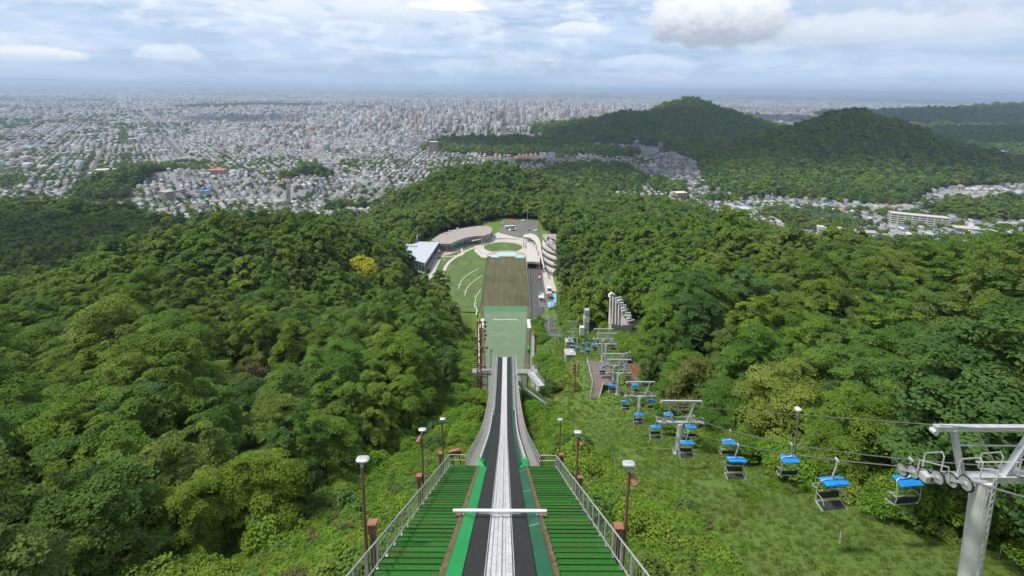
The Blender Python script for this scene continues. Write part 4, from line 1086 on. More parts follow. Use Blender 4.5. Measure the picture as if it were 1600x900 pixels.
# ------------------------------------------------------------------ start bar
_ys = np.linspace(10, 30, 400); yb = float(_ys[np.argmin([abs(project((0, q, iz(q)+.36))[1]-799) for q in _ys])]); bar = empty('start_bar', (-.06, yb, iz(yb)+.05)); tag(bar, 'white metal start bar laid across the inrun between the two step banks', 'start bar')
b = MB(); b.box((0, 0, .33), (4.3, .14, .09), M_WHITE, bev=.008); b.build('beam', bar)
b = MB(); b.box((0, -.07, .25), (1.9, .03, .04), M_ALU); b.build('front_lip', bar)
for s_ in (-1, 1):
    b = MB(); b.box((s_*1.78, 0, .12), (.14, .18, .24), M_STEEL); b.box((s_*1.78, 0, .0), (.24, .3, .04), M_STEEL); b.build('bracket', bar)
for s_ in (-1, 1):
    y = 14.6 if s_ < 0 else 14.4
    y = float(PD(720 if s_ < 0 else 839, 782, 21)[1])
    o = empty('marker_box', (s_*1.95, y, iz(y)+.03)); tag(o, f"small tan gauge box on the timber edging of the {'left' if s_ < 0 else 'right'} step bank", 'box')
    b = MB(); b.box((0, 0, .12), (.22, .24, .22), M_EDGE, bev=.01); b.box((0, -.125, .12), (.12, .012, .12), M_TAN); b.build('case', o)
    b = MB(); b.box((0, 0, .245), (.27, .28, .03), M_POST); b.build('lid', o)
# ------------------------------------------------------------------ landing slope and outrun
hwl = lambda y: float(np.interp(y, [94, 105, 150, 200, 228, 252, 266, 284], [4.0, 4.4, 6.6, 9.3, 10.9, 12.6, 13.2, 14.2]))
lz = lambda y: float(landing_z(y))
ML = mat_landing(); MO = mat_outrun()
b = MB(); b.ribbon(lambda y: -hwl(y), hwl, rng_y(95, 284, 2.0), lambda y: lz(y)+.06, .5, ML); tag(b.build('landing_slope'), kind='structure', label='pale green landing mats')
M_BR = pbr('brown_verge', (.105, .088, .058), .95, 0, .25, .5, .3, ((.07, .085, .03), .6), coord='World')
b = MB()
for sgn in (-1, 1): b.ribbon(lambda y: sgn*(hwl(y)+.0), lambda y: sgn*(hwl(y)+1.2+1.0*float(sstep(110, 170, y))), rng_y(95, 284, 2.5), lambda y: lz(y)+.03, .5, M_BR)
tag(b.build('landing_verge'), kind='structure', label='brown verge beside the landing mats')
b = MB(); b.ribbon(-15.6, 15.6, [284.05, 330, 375.5], lambda y: STZ+.045, .3, MO); tag(b.build('outrun'), kind='structure', label='olive brown outrun')
b = MB(); b.ribbon(-7.7, 7.5, [263.6, 264.3], lambda y: lz(y)+.075, .02, M_WHITE); tag(b.build('landing_line'), kind='structure', label='white line across the landing')
for sgn in (-1, 1):
    b = MB(); b.ribbon(sgn*13.1, sgn*15.2, rng_y(251, 264.5, 3), lambda y: lz(y)+.30, .12, M_WHITE)
    o = b.build('distance_board'); tag(o, f"white board lying along the {'left' if sgn < 0 else 'right'} edge of the green landing", 'board')
def fence_run(pts, h, label, cat='fence', name='railing', mat=None, post=2.0, rails=(1.0, .5), infill=None):
    """a fence through ground points: posts and rails as parts"""
    mat = mat or M_STEEL; o = empty(name, pts[0]); tag(o, label, cat); O = Vector(pts[0]); b = MB(); P_ = [Vector(p)-O for p in pts]
    for rr in rails: b.tube([p+Vector((0, 0, h*rr)) for p in P_], .045, mat, 5)
    b.build('rail', o)
    for a, c in zip(P_[:-1], P_[1:]):
        n = max(1, int((c-a).length/post))
        for i in range(n): b = MB(); q = a+(c-a)*i/n; b.tube([q-Vector((0, 0, .3)), q+Vector((0, 0, h))], .05, mat, 5); b.build('post', o)
    b = MB(); b.tube([P_[-1]-Vector((0, 0, .3)), P_[-1]+Vector((0, 0, h))], .05, mat, 5); b.build('post', o)
    if infill:
        b = MB()
        for a, c in zip(P_[:-1], P_[1:]): b.add([a, c, c+Vector((0, 0, h*.9)), a+Vector((0, 0, h*.9)), a+Vector((.03, 0, 0)), c+Vector((.03, 0, 0)), c+Vector((.03, 0, h*.9)), a+Vector((.03, 0, h*.9))], [(0,1,2,3),(4,5,6,7)], infill)
        b.build('panel', o)
    return o
for sgn in (-1, 1):
    fence_run([(sgn*16.3, y, STZ) for y in (287, 310, 335, 355, 377)], 1.1, f"low grey board fence along the {'left' if sgn < 0 else 'right'} side of the olive outrun", infill=M_CONC, post=3)
# long stair beside the landing, right and left, with rails
def side_stair(sgn, ya, yb, w, label):
    o = empty('landing_stair', (0, ya, 0)); tag(o, label, 'stairway'); b = MB()
    xi = lambda y: sgn*(hwl(y)+2.5+.6*float(sstep(150, 250, y)))
    ys = rng_y(ya, yb, 1.0)
    for y0 in ys[:-1]:
        b.box((xi(y0)+sgn*w/2, y0-ya+.5, lz(y0+.5)+.62), (w, 1.02, .14), M_WOOD if sgn > 0 else M_PALE)
    b.build('treads', o); b = MB()
    for xx in (0, w):
        for h in (1.7, 1.2): b.tube([(xi(y)+sgn*xx, y-ya, lz(y)+h) for y in ys], .04, M_STEEL, 5)
        for y in ys[::2]: b.tube([(xi(y)+sgn*xx, y-ya, lz(y)-.6), (xi(y)+sgn*xx, y-ya, lz(y)+1.7)], .04, M_STEEL, 5)
    b.build('handrail', o)
side_stair(1, 100, 252, 1.7, 'long pale stairway with railings down the right edge of the landing')
side_stair(-1, 150, 252, 1.1, 'narrow white stairway down the left edge of the landing behind the masts')
for sgn in (-1, 1):
    p = PZ(752.5 if sgn < 0 else 825, 553, -118); y = 205
    x = sgn*(hwl(y)+1.7); o = empty('wind_screen', (x, y, lz(y))); tag(o, f"small green wind screen standing at the {'left' if sgn < 0 else 'right'} edge of the landing", 'screen')
    b = MB(); b.box((0, 0, 1.6), (.9, 3.5, 2.4), M_GREEN, bev=.05); b.build('screen', o)
    for yy in (-1.5, 1.5): b = MB(); b.box((0, yy, .2), (.2, .2, 1.2), M_STEEL); b.build('post', o)
# ------------------------------------------------------------------ bridge below the take-off
p = PD(735, 579, 108); zb = float(p[2]); ybr = float(p[1])
x0 = float(PD(738, 579, 108)[0]); x1 = float(PD(840, 582, 108)[0])
br = empty('access_bridge', (0, ybr, zb)); tag(br, 'grey steel footbridge crossing under the end of the inrun', 'bridge')
b = MB(); b.box(((x0+x1)/2, 0, -.15), (x1-x0, 1.7, .22), M_WOOD); b.box(((x0+x1)/2, -.75, -.45), (x1-x0, .18, .45), M_STEEL); b.box(((x0+x1)/2, .75, -.45), (x1-x0, .18, .45), M_STEEL); b.build('deck', br)
b = MB()
for yy in (-.8, .8):
    for h in (1.05, .55): b.tube([(x0, yy, h), (x1, yy, h)], .03, M_STEEL, 5)
    for i in range(12): xx = x0+(x1-x0)*i/11; b.tube([(xx, yy, -.2), (xx, yy, 1.05)], .03, M_STEEL, 5)
b.build('handrail', br)
for xx in (x0+.5, -4, 4, x1-.5):
    b = MB(); g = float(gz(xx, ybr)); b.box((xx, 0, (g-1-zb)/2-.3), (.25, .25, zb-g+1), M_STEEL); b.build('post', br)
def flight(a, c, w, label, mat, rail=True, n=None):
    """a flight of stairs from a down to c"""
    a, c = Vector(a), Vector(c); o = empty('stair_flight', a); tag(o, label, 'stairs'); d = c-a; hd = Vector((d.x, d.y, 0)); Lh = hd.length; hd.normalize(); sd_ = Vector((-hd.y, hd.x, 0))
    n = n or max(4, int(Lh/.45)); b = MB(); M = Matrix((sd_, hd, Vector((0, 0, 1)))).transposed()
    for i in range(n):
        q = d*((i+.5)/n); b.box(q, (w, Lh/n+.03, .12), mat, M)
    for s_ in (-1, 1): b.beam(sd_*s_*w/2-Vector((0, 0, .2)), d+sd_*s_*w/2-Vector((0, 0, .2)), .08, .3, M_STEEL)
    b.build('treads', o)
    if rail:
        b = MB()
        for s_ in (-1, 1):
            for h in (1.0, .5): b.tube([sd_*s_*w/2+Vector((0, 0, h)), d+sd_*s_*w/2+Vector((0, 0, h))], .03, M_STEEL, 5)
            for i in range(0, n+1, 3): q = d*(i/n)+sd_*s_*w/2; b.tube([q-Vector((0, 0, .8)), q+Vector((0, 0, 1.0))], .03, M_STEEL, 5)
        b.build('handrail', o)
    return o
def gpt(px, py, d0, up=0.0):
    """the terrain point on the ray through a pixel, searched from depth d0*0.5 to d0*2"""
    ds = np.linspace(d0*.5, d0*2.0, 900); P_ = CAM+ray(px, py)[None]*ds[:, None]; h = P_[:, 2]-gz(P_[:, 0], P_[:, 1])
    i = np.where(h < 0)[0]; i = i[0] if len(i) else int(np.argmin(h)); q = P_[i]
    return np.array([q[0], q[1], float(gz(q[0], q[1]))+up])
flight(PD(829, 582, 107), PD(846, 603, 100), 1.5, 'grey metal stairs going down from the footbridge to the right slope', M_STEEL)
flight(PD(813, 602, 92), gpt(858, 638, 82, .4), 1.2, 'weathered stairs with double railings going down right from the walkway', M_WOOD)
flight((2.6, 81, iz(81)-.3), PD(813, 602, 92), 1.0, 'short weathered landing stairs at the right walkway', M_WOOD)
# ------------------------------------------------------------------ lamp posts beside the steps
def lamp_post(px, py, d, side, spot, label):
    h = PD(px, py, d); x, y = float(h[0]), float(h[1]); g = float(gz(x, y)); H = float(h[2])-g
    o = empty('lamp_post', (x, y, g)); tag(o, label, 'lamp post', 'lamp posts along the step banks')
    b = MB(); b.tube([(0, 0, -.5), (0, 0, H*.55), (0, 0, H-.28)], [.075, .068, .058], M_POST, 8); b.build('pole', o)
    b = MB(); b.tube([(0, 0, H-.30), (0, 0, H-.05)], .055, M_STEEL, 8); b.box((0, 0, H-.08), (.12, .12, .08), M_STEEL)
    # flat lozenge head, wider than deep, on a short neck
    V = []; F = []; n = 12
    for (z, s) in ((-.05, .55), (-.01, .92), (.07, 1.0), (.13, .90), (.17, .55)):
        for j in range(n):
            q = 2*math.pi*(j+.5)/n; c, s_ = math.cos(q), math.sin(q); rx = abs(c)**.6*math.copysign(1, c); ry = abs(s_)**.6*math.copysign(1, s_)
            V.append((rx*.245*s-side*.04, ry*.155*s, H+z*.6))
    for r_ in range(4):
        for j in range(n): F.append((r_*n+j, r_*n+(j+1) % n, r_*n+n+(j+1) % n, r_*n+n+j))
    F += [tuple(range(n-1, -1, -1)), tuple(range(4*n, 5*n))]
    b.add(V, F, M_ALU); b.build('lamp_head', o)
    if spot:
        b = MB(); c = Vector((-side*-.10*0+spot*.16, -.02, H-.62)); ax = Vector((spot*.35, -.8, -.55)).normalized()
        b.tube([c-ax*.18, c+ax*.02, c+ax*.2], [.12, .135, .14], M_RUST, 12, False); b.tube([c+ax*.19, c+ax*.195], .13, M_DARK, 12); b.tube([c-ax*.18, c-ax*.20], [.12, .06], M_RUST, 12)
        b.beam((0, 0, H-.6), c, .05, .05, M_POST); b.build('spotlight', o)
lamp_post(565, 719, 16.6, -1, 0, 'brown lamp post with a white head beside the left railing, nearest of that row')
lamp_post(659, 672, 28, -1, -1, 'brown lamp post with a red-brown spotlight behind the left railing')
lamp_post(691, 655, 39, -1, 0, 'slim brown lamp post behind the small red scoreboard')
lamp_post(984, 726, 17.0, 1, 1, 'brown lamp post with a large red-brown spotlight beside the right railing, nearest of that row')
lamp_post(904, 676, 28, 1, 1, 'brown lamp post with a red-brown spotlight behind the right railing')
lamp_post(876, 656, 39, 1, 0, 'slim brown lamp post near the top of the right walkway')
def cable_box(px, py, d, label):
    h = PD(px, py, d); x, y = float(h[0]), float(h[1]); g = float(gz(x, y)); H = float(h[2])-g
    o = empty('cable_box', (x, y, g)); tag(o, label, 'cabinet', 'cable cabinets along the step banks')
    b = MB(); b.box((0, 0, H), (.30, .26, .42), M_RUST, bev=.015); b.build('cabinet', o)
    b = MB(); b.box((0, -.01, H+.225), (.34, .30, .03), M_RUST); b.build('lid', o)
    b = MB(); b.box((0, 0, (H-.2-.5)/2), (.17, .17, H+.3), M_POST); b.build('pedestal', o)
for px, py, d, l in ((582,824,17.4,'large red-brown cable cabinet by the left railing'),(655,747,28.5,'red-brown cable cabinet below the spotlight at the left railing'),(688,711,39,'small red-brown cable cabinet at the top of the left railing'),
                     (966,829,17.6,'large red-brown cable cabinet by the right railing'),(906,749,28.5,'red-brown cable cabinet below the spotlight at the right railing'),(877,713,39,'small red-brown cable cabinet at the top of the right railing')):
    cable_box(px, py, d, l)
# small scoreboard
p = PD(711, 707, 40); sb = empty('scoreboard', (float(p[0]), float(p[1]), float(p[2]))); sb.rotation_euler = (0, R(-8), R(8)); tag(sb, 'small red-brown scoreboard with red digits beside the left railing', 'scoreboard')
b = MB(); b.box((0, 0, .0), (1.02, .30, .52), M_RUST, bev=.02); b.build('case', sb)
b = MB(); b.box((0, -.155, -.06), (.92, .012, .30), M_DARK)
b.build('screen', sb); b = MB()
for i in range(4):
    cx = -.33+.22*i
    for dz_ in (-.085, 0, .085): b.box((cx, -.166, -.06+dz_), (.11, .012, .02), M_RED)
    for dx_ in (-.055, .055): b.box((cx+dx_, -.166, -.06+.04), (.02, .012, .07), M_RED); b.box((cx+dx_, -.166, -.06-.04), (.02, .012, .07), M_RED)
b.build('digits', sb)
for s_ in (-1, 1):
    b = MB(); b.box((s_*.3, .02, -1.1), (.09, .09, 1.8), M_POST); b.build('post', sb)
# ------------------------------------------------------------------ chairlift
LX, LH = 20.0, 2.35
TOW = []     # (Y, rope z)
def tower_from(px, pbeam, prope, d):
    q = PD(px, pbeam, d); rz_ = PD(px, prope, d)
    return float(q[1]), float(q[2]), float(rz_[2])
SPEC = [(1553,669,744,19.4,True),(1065,627,660,57.2,False),(1001,597,619,82,False),(966,562,583,98.5,False),(961,553,571,103.5,False),(948,521,537,115,False),(943,514,529,120,False),(910,513,528,192,False),(893,502,519,201,False),(868,513,524,227,False),(858,470,480,256,False)]
_lp = [PD(a[0], a[1], a[3]) for a in SPEC]; _lf = np.polyfit([p[1] for p in _lp], [p[0] for p in _lp], 2)
print('lift', [(round(float(p[0]), 1), round(float(p[1]), 1), round(float(np.polyval(_lf, p[1])), 1)) for p in _lp])
_lx = [(p[1], p[0]) for p in _lp]; _lx = [_lx[0], _lx[1], _lx[2]]+[tuple(np.mean(_lx[i:j], axis=0)) for i, j in ((3, 5), (5, 7), (7, 9))]+[_lx[9], _lx[10]]
def lift_x(y): return float(np.interp(y, [q[0] for q in _lx], [q[1] for q in _lx]))
def sheaves(o, n, x, ropez, slope, side, detail):
    """a train of rope wheels along the line, and the beam that carries them"""
    t = Vector((0, math.cos(slope), math.sin(slope))); up = Vector((0, -math.sin(slope), math.cos(slope)))
    L_ = n*.64; c = Vector((x, 0, ropez))-up*.27; b = MB(); inn = Vector((-side*.13, 0, .06))
    b.beam(c-t*L_*.46+inn, c+t*L_*.46+inn, .06, .22, M_STEEL)
    for i in range(n//2):
        q = c+t*((2*i+1)/n-.5)*L_; b.beam(q-t*.36+Vector((side*.08, 0, .02)), q+t*.36+Vector((side*.08, 0, .02)), .03, .10, M_STEEL); b.cyl(q+inn, q+Vector((side*.1, 0, .02)), .05, M_STEEL, 6)
    fr = b.build('sheave_frame', o)
    for i in range(n):
        q = c+t*((i+.5)/n-.5)*L_; ax = Vector((1, 0, 0)); bw = MB()
        bw.cyl(q-ax*.05, q+ax*.05, .25, M_ALU, 16 if detail else 8); bw.cyl(q-ax*.07, q+ax*.07, .09, M_RED if i == 1 else M_STEEL, 8)
        bw.tube([q+Vector((0, .27*math.cos(a), .27*math.sin(a))) for a in np.linspace(0, 6.2832, 17 if detail else 9)], .04, M_RUBBER, 5)
        bw.build('sheave', fr)
def lift_tower(i, px, pbeam, prope, d, big, label):
    Y, zb_, zr = tower_from(px, pbeam, prope, d); x = lift_x(Y); g = float(gz(x, Y)); slope = math.atan2(-.70, 1) if Y < 95 else math.atan2(-.5, 1)
    o = empty('lift_tower', (x, Y, g)); tag(o, label, 'chairlift tower', 'chairlift towers down the slope')
    hz_, hr = zb_-g, zr-g; detail = d < 90
    TOW.append((Y, zr, x))
    sc = 1.0 if d < 130 else .85
    bx = .09*hr if big else .03*hr; b = MB(); b.tube([(bx, 0, -.6), (bx*.95, 0, .3), (0, 0, hr-.55)], [.42*sc, .40*sc, .33*sc], M_WHITE, 16)
    b.tube([(bx, 0, -.3), (bx, 0, .10)], [.62*sc, .62*sc], M_CONC, 16); b.build('mast', o)
    b = MB(); b.box((bx, 0, .16), (1.15*sc, 1.15*sc, .12), M_STEEL)
    for a in range(4):
        q = a*math.pi/2+math.pi/4; b.beam((bx+math.cos(q)*.36*sc, math.sin(q)*.36*sc, .9), (bx+math.cos(q)*.66*sc, math.sin(q)*.66*sc, .18), .06, .20, M_WHITE)
    b.build('base_flange', o)
    b = MB(); b.box((0, 0, hr-.42), (2*LH+.5, .34, .30), M_STEEL); b.build('crossarm', o)
    b = MB(); b.box((0, 0, hz_), (5.05, .20, .22), M_STEEL)
    for s_ in (-1, 1): b.cyl((s_*2.5, -.12, hz_-.17), (s_*2.5, .12, hz_-.17), .12, M_STEEL, 10)
    b.build('top_beam', o)
    for s_ in (-1, 1):
        b = MB(); b.beam((s_*1.72, 0, hz_-.05), (s_*.92, 0, hr-.30), .16, .24, M_STEEL, (0, 1, 0)); b.build('strut', o)
    b = MB(); b.tube([(-1.35, .06, hr+(hz_-hr)*.55), (1.35, .06, hr+(hz_-hr)*.55)], .035, M_STEEL, 5)
    b.tube([(-.9, -.4, hr+.7), (.9, -.4, hr+.7)], .03, M_STEEL, 5)
    b.tube([(-.75, .0, hz_-.1), (.5, -.1, hr+.1)], .03, M_STEEL, 5); b.build('brace', o)
    for s_ in (-1, 1):
        sheaves(o, 6 if d < 130 else 4, s_*LH, hr, slope, s_, detail)
        # the maintenance walkway with its hoops, beside each train
        t = Vector((0, math.cos(slope), math.sin(slope))); b = MB(); cx = s_*(LH-.75)
        for q in (-1.1, .0, 1.1): b.box(Vector((cx, 0, hr-.28))+t*q, (.55, 1.02, .05), M_STEEL, Matrix.Rotation(slope, 3, 'X'))
        b.build('catwalk', o)
        for q in (-1.2, .6):
            a0 = Vector((cx-s_*.3, 0, hr-.25))+t*q; a1 = a0+t*1.0; b = MB()
            b.tube([a0, a0+Vector((0, 0, .75)), a0+Vector((0, .12, .88)), a1+Vector((0, -.12, .88)), a1+Vector((0, 0, .75)), a1], .03, M_STEEL, 6); b.build('guard_hoop', o)
        b = MB(); b.tube([Vector((s_*(LH+.2), -1.0, hr+.35)), Vector((s_*(LH+.2), -.9, hr+.9)), Vector((s_*(LH+.2), .3, hr+.15)), Vector((s_*(LH+.2), .3, hr-.4))], .028, M_STEEL, 5)
        b.build('guard_hoop', o)
    if d < 70:
        b = MB(); lx = .40
        for yy in (-.22, .22): b.tube([(lx+.08+.4*bx, yy-.85*bx, .4), (lx-.02, yy, hr-.1)], .03, M_STEEL, 6)
        for j in range(int(hr/.34)): z_ = .5+.34*j; b.tube([(lx+.07-.1*z_/hr+.4*bx*(1-z_/hr), -.22-.85*bx*(1-z_/hr), z_), (lx+.07-.1*z_/hr+.4*bx*(1-z_/hr), .22-.85*bx*(1-z_/hr), z_)], .018, M_STEEL, 5)
        o2 = b.build('ladder', o); o2.rotation_euler = (0, 0, R(-62))
    if big:
        # warning plate in red characters high on the mast, and a yellow tag lower down
        b = MB(); n_ = Vector((math.sin(R(18)), -math.cos(R(18)), 0)); u_ = Vector((n_.y*-1, n_.x, 0)); c = n_*.335+Vector((0, 0, hr-1.15)); M = Matrix((u_, -n_, Vector((0, 0, 1)))).transposed()
        b.box(c, (.30, .02, .78), M_WHITE, M); b.build('warning_plate', o); b = MB(); r_ = random.Random(4)
        for col in (-.06, .06):
            for row in range(5):
                cc = c+n_*.016+u_*col+Vector((0, 0, .28-.14*row))
                for _ in range(3):
                    if r_.random() < .5: b.box(cc+u_*r_.uniform(-.02, .02), (.018, .008, .10), M_RED, M)
                    else: b.box(cc+Vector((0, 0, r_.uniform(-.04, .04))), (.085, .008, .018), M_RED, M)
        b.build('red_lettering', o)
    return o
LBL = ['nearest chairlift tower at the right edge with a ladder on its white mast','second chairlift tower downhill, white mast standing alone on the grass','third chairlift tower downhill, standing just uphill of the brown deck','front tower of the pair beside the brown deck ramp','rear tower of the pair beside the brown deck ramp','front tower of the pair behind the brown deck','rear tower of the pair behind the brown deck','lower chairlift tower among the parked blue chairs','lower chairlift tower above the grey equipment roofs','small chairlift tower near the valley station','last chairlift tower before the valley station cabins']
for i, (sp, lb) in enumerate(zip(SPEC, LBL)): lift_tower(i, *sp, lb)
TOW.sort()
RY = [-30.0]+[t[0] for t in TOW]+[278.0]; RZ = [TOW[0][1]+.74*(TOW[0][0]+30)]+[t[1] for t in TOW]+[float(PD(857,461,288)[2])+2.0]
RXc = [TOW[0][2]]+[t[2] for t in TOW]+[lift_x(278)]
def rope_pt(y, side):
    j = int(np.clip(np.searchsorted(RY, y)-1, 0, len(RY)-2)); a, b_ = RY[j], RY[j+1]; t = (y-a)/(b_-a)
    z = RZ[j]*(1-t)+RZ[j+1]*t-.0016*(b_-a)**2*4*t*(1-t)*.55
    return Vector((float(np.interp(y, RY, RXc))+side*LH, y, z))
for s_ in (-1, 1):
    b = MB(); b.tube([rope_pt(y, s_) for y in rng_y(-25, 278, 2.2)], .034, M_ROPE, 5)
    tag(b.build('haul_rope'), f"steel haul rope carrying the {'ascending' if s_ < 0 else 'descending'} chairs on the {'left' if s_ < 0 else 'right'} side of the lift", 'rope')
b = MB(); tops = [(TOW[0][2]-2.3, -25, TOW[0][1]+2.2+.72*(TOW[0][0]+25))]+[(t[2]-2.3, t[0], t[1]+2.1) for t in TOW[:6]]
b.tube(tops, .022, M_ROPE, 5); tag(b.build('signal_cable'), 'thin signal cable strung between the tops of the chairlift towers', 'cable')
def make_chair(bar_up):
    o = empty('lift_chair'); o['category'] = 'chairlift chair'; o['group'] = 'blue-roofed chairs on the lift'; b = MB()
    b.box((0, 0, .0), (.12, .34, .14), M_STEEL, bev=.02)
    b.tube([(0, 0, -.05), (-.02, -.02, -.45), (-.16, -.02, -.95), (-.14, 0, -1.12), (.02, 0, -1.22), (.30, 0, -1.25)], .045, M_STEEL, 8); b.build('hanger', o)
    # canopy: a shallow ribbed shell, higher at the middle
    V = []; F = []; nx, ny = 9, 5
    for j in range(ny):
        for i_ in range(nx):
            u = i_/(nx-1)*2-1; w = j/(ny-1)*2-1
            V.append((u*.76, w*.36+.03, -1.34-.055*w*w-.03*u*u-.06*w+(.012 if i_ % 2 else 0)))
    n0 = len(V); V += [(x_, y_, z_-.05) for x_, y_, z_ in V]
    for j in range(ny-1):
        for i_ in range(nx-1): a = j*nx+i_; F += [(a, a+1, a+nx+1, a+nx), (n0+a, n0+a+nx, n0+a+nx+1, n0+a+1)]
    for j in range(ny-1):
        for i_ in (0, nx-1): a = j*nx+i_; F.append((a, a+nx, n0+a+nx, n0+a))
    for i_ in range(nx-1):
        for j in (0, ny-1): a = j*nx+i_; F.append((a, a+1, n0+a+1, n0+a))
    b = MB(); b.add(V, F, M_BLUE); b.box((0, -.345, -1.40), (1.5, .03, .07), M_BLUE); b.build('canopy', o)
    b = MB()
    for s_ in (-1, 1):
        b.tube([(0, 0, -1.24), (s_*.62, 0, -1.25), (s_*.80, .05, -1.36), (s_*.82, .20, -1.80), (s_*.80, .26, -2.45), (s_*.80, .20, -2.92), (s_*.80, -.40, -3.05)], .028, M_STEEL, 6)
        b.tube([(s_*.80, .22, -2.35), (s_*.82, -.22, -2.34), (s_*.80, -.42, -2.62)], .022, M_STEEL, 6)
    b.tube([(-.80, .20, -2.92), (.80, .20, -2.92)], .025, M_STEEL, 6); b.tube([(-.80, .26, -2.25), (.80, .26, -2.25)], .022, M_STEEL, 6)
    b.build('frame', o)
    b = MB(); b.box((0, -.12, -2.96), (1.44, .50, .07), M_SEAT, Matrix.Rotation(R(10), 3, 'X'), .02); b.build('seat', o)
    b = MB(); b.box((0, .24, -2.58), (1.44, .05, .38), M_SEAT, Matrix.Rotation(R(-8), 3, 'X'), .015); b.build('backrest', o)
    b = MB()
    if bar_up: b.tube([(-.82, .18, -2.0), (-.9, .50, -2.12), (-.6, .72, -2.16), (.6, .72, -2.16), (.9, .50, -2.12), (.82, .18, -2.0)], .02, M_STEEL, 6)
    else: b.tube([(-.78, -.38, -3.0), (-.66, -.50, -3.50), (.66, -.50, -3.50), (.78, -.38, -3.0)], .02, M_STEEL, 6); b.tube([(-.8, -.36, -2.62), (.8, -.36, -2.62)], .02, M_STEEL, 6)
    b.build('safety_bar', o)
    return o
CHAIR = {-1: make_chair(True), 1: make_chair(False)}; used = set()
_cy = 20.4; CH = []
YL = []
y = 23.0-2.6
yy = [22.0, 32.3, 42.3, 52.8, 63, 73.5, 84, 95, 108, 122, 136, 150, 165, 180, 195, 212, 228, 246]
def between(y, side):
    s = 'ascending left rope' if side < 0 else 'descending right rope'
    k_ = sum(1 for t in TOW if t[0] < y)
    o_ = ['uphill of the nearest tower','between the nearest and second towers','between the second and third towers','between the third tower and the brown deck','at the brown deck','at the brown deck','above the brown deck','beyond the brown deck','among the lower towers','among the lower towers','among the lower towers','near the valley station']
    return s, o_[min(k_, 11)]
ordn = ['uppermost','second','third','fourth','fifth','sixth','seventh','eighth']
cnt = {}
for y in yy:
    for side in (-1, 1):
        o = CHAIR[side] if side not in used else copy_tree(CHAIR[side]); used.add(side)
        y2 = y+(0 if side < 0 else .6); p = rope_pt(y2, side); o.location = p; o.scale = (.92, .92, .95); o.rotation_euler = (0, 0, (0 if side < 0 else math.pi)+rng.normal()*.07)
        s, w_ = between(y2, side); kx = cnt.get((s, w_), 0); cnt[(s, w_)] = kx+1
        o['label'] = f'{ordn[kx]} blue-roofed chair on the {s}, {w_}'
# chairs parked by the lower towers
for i, (px, py, d) in enumerate(((893,540,186),(902,543,183),(911,537,187),(919,536,188),(927,538,186),(922,523,200),(915,529,196),(899,521,204))):
    o = copy_tree(CHAIR[-1]); p = gpt(px, py+8, d); o.location = (p[0], p[1], p[2]+3.6); o.rotation_euler = (0, 0, rng.normal()*.2)
    o['label'] = 'blue-roofed chair parked in the row on the grass by the lower towers'; o['group'] = 'chairs parked by the lower towers'
# lamp on a tall grey pole by the wood
q = gpt(1237, 742, 38); o = empty('floodlight_pole', q); tag(o, 'tall leaning grey pole with a round white lamp in front of the right woods', 'lamp post')
t = PD(1249, 641, 37)-q; b = MB(); b.tube([(0, 0, -.5), tuple(t*.5), tuple(t)], [.09, .08, .06], M_STEEL, 8); b.build('pole', o)
b = MB(); c = Vector(t)+Vector((-.12, 0, .02)); b.tube([c+Vector((0, 0, -.16)), c+Vector((-.02, -.02, .02)), c+Vector((-.02, -.04, .16)), c+Vector((-.02, -.04, .24))], [.10, .24, .24, .08], M_WHITE, 12); b.build('lamp_head', o)
# ------------------------------------------------------------------ deck of the half-way station
def deck(name, pts, z, label, th=.25, legs=2.2, rail_edges=(), mat=None):
    O = Vector((pts[0][0], pts[0][1], z if not isinstance(z, (list, tuple)) else z[0])); o = empty(name, O); tag(o, label, 'deck')
    zz = z if isinstance(z, (list, tuple)) else [z]*len(pts); P_ = [(float(x)-O.x, float(y)-O.y) for x, y in pts]; zt = [q-O.z for q in zz]
    b = MB(); b.prism(P_, [q-th for q in zt], zt, M_EDGE, mat or M_DECK); b.build('floor', o)
    for (x, y), q in zip(P_, zt):
        b = MB(); g = float(gz(x+O.x, y+O.y))-O.z; b.box((x*.97, y*.97, (g-.5+q-th)/2), (.18, .18, max(.2, q-th-g+.5)), M_STEEL); b.build('post', o)
    if rail_edges:
        b = MB()
        for e in rail_edges:
            a = Vector((*P_[e], zt[e])); c = Vector((*P_[(e+1) % len(P_)], zt[(e+1) % len(P_)])); n = max(2, int((c-a).length/1.1))
            for h in (1.1, .75, .4): b.tube([a+Vector((0, 0, h)), c+Vector((0, 0, h))], .035, M_STEEL, 5)
            for i in range(n+1): q = a+(c-a)*i/n; b.tube([q-Vector((0, 0, .3)), q+Vector((0, 0, 1.1))], .035, M_STEEL, 5)
        b.build('railing', o)
    return o
zD = float(PD(925, 580, 108)[2]); A = PD(917, 566, 112); B = PD(953, 566, 112); Cc = PD(957, 601, 103); D = PD(926, 597, 103)
deck('lift_deck', [tuple(D[:2]), tuple(Cc[:2]), tuple(B[:2]), tuple(A[:2])], [zD]*4, 'brown timber deck of the half-way station left of the towers', rail_edges=(3,))
r0 = PD(921, 629, 99); r1 = PD(935, 629, 99); 
deck('access_ramp', [tuple(r0[:2]), tuple(r1[:2]), (D[0]+2.4, D[1]), (D[0], D[1])], [float(r0[2]), float(r1[2]), zD, zD], 'narrow brown ramp with side rails leading up to the half-way deck', rail_edges=(1, 3))
A = PD(978, 571, 112); B = PD(1002, 577, 112); Cc = PD(1009, 603, 104); D2 = PD(978, 600, 104)
deck('lift_deck', [tuple(D2[:2]), tuple(Cc[:2]), tuple(B[:2]), tuple(A[:2])], [zD-.3]*4, 'dark brown deck of the half-way station right of the towers', rail_edges=(1,), mat=M_EDGE)
p = gpt(985, 577, 118); o = empty('concrete_arch', p); tag(o, 'short arched concrete wall beside the right deck under the trees', 'wall'); b = MB()
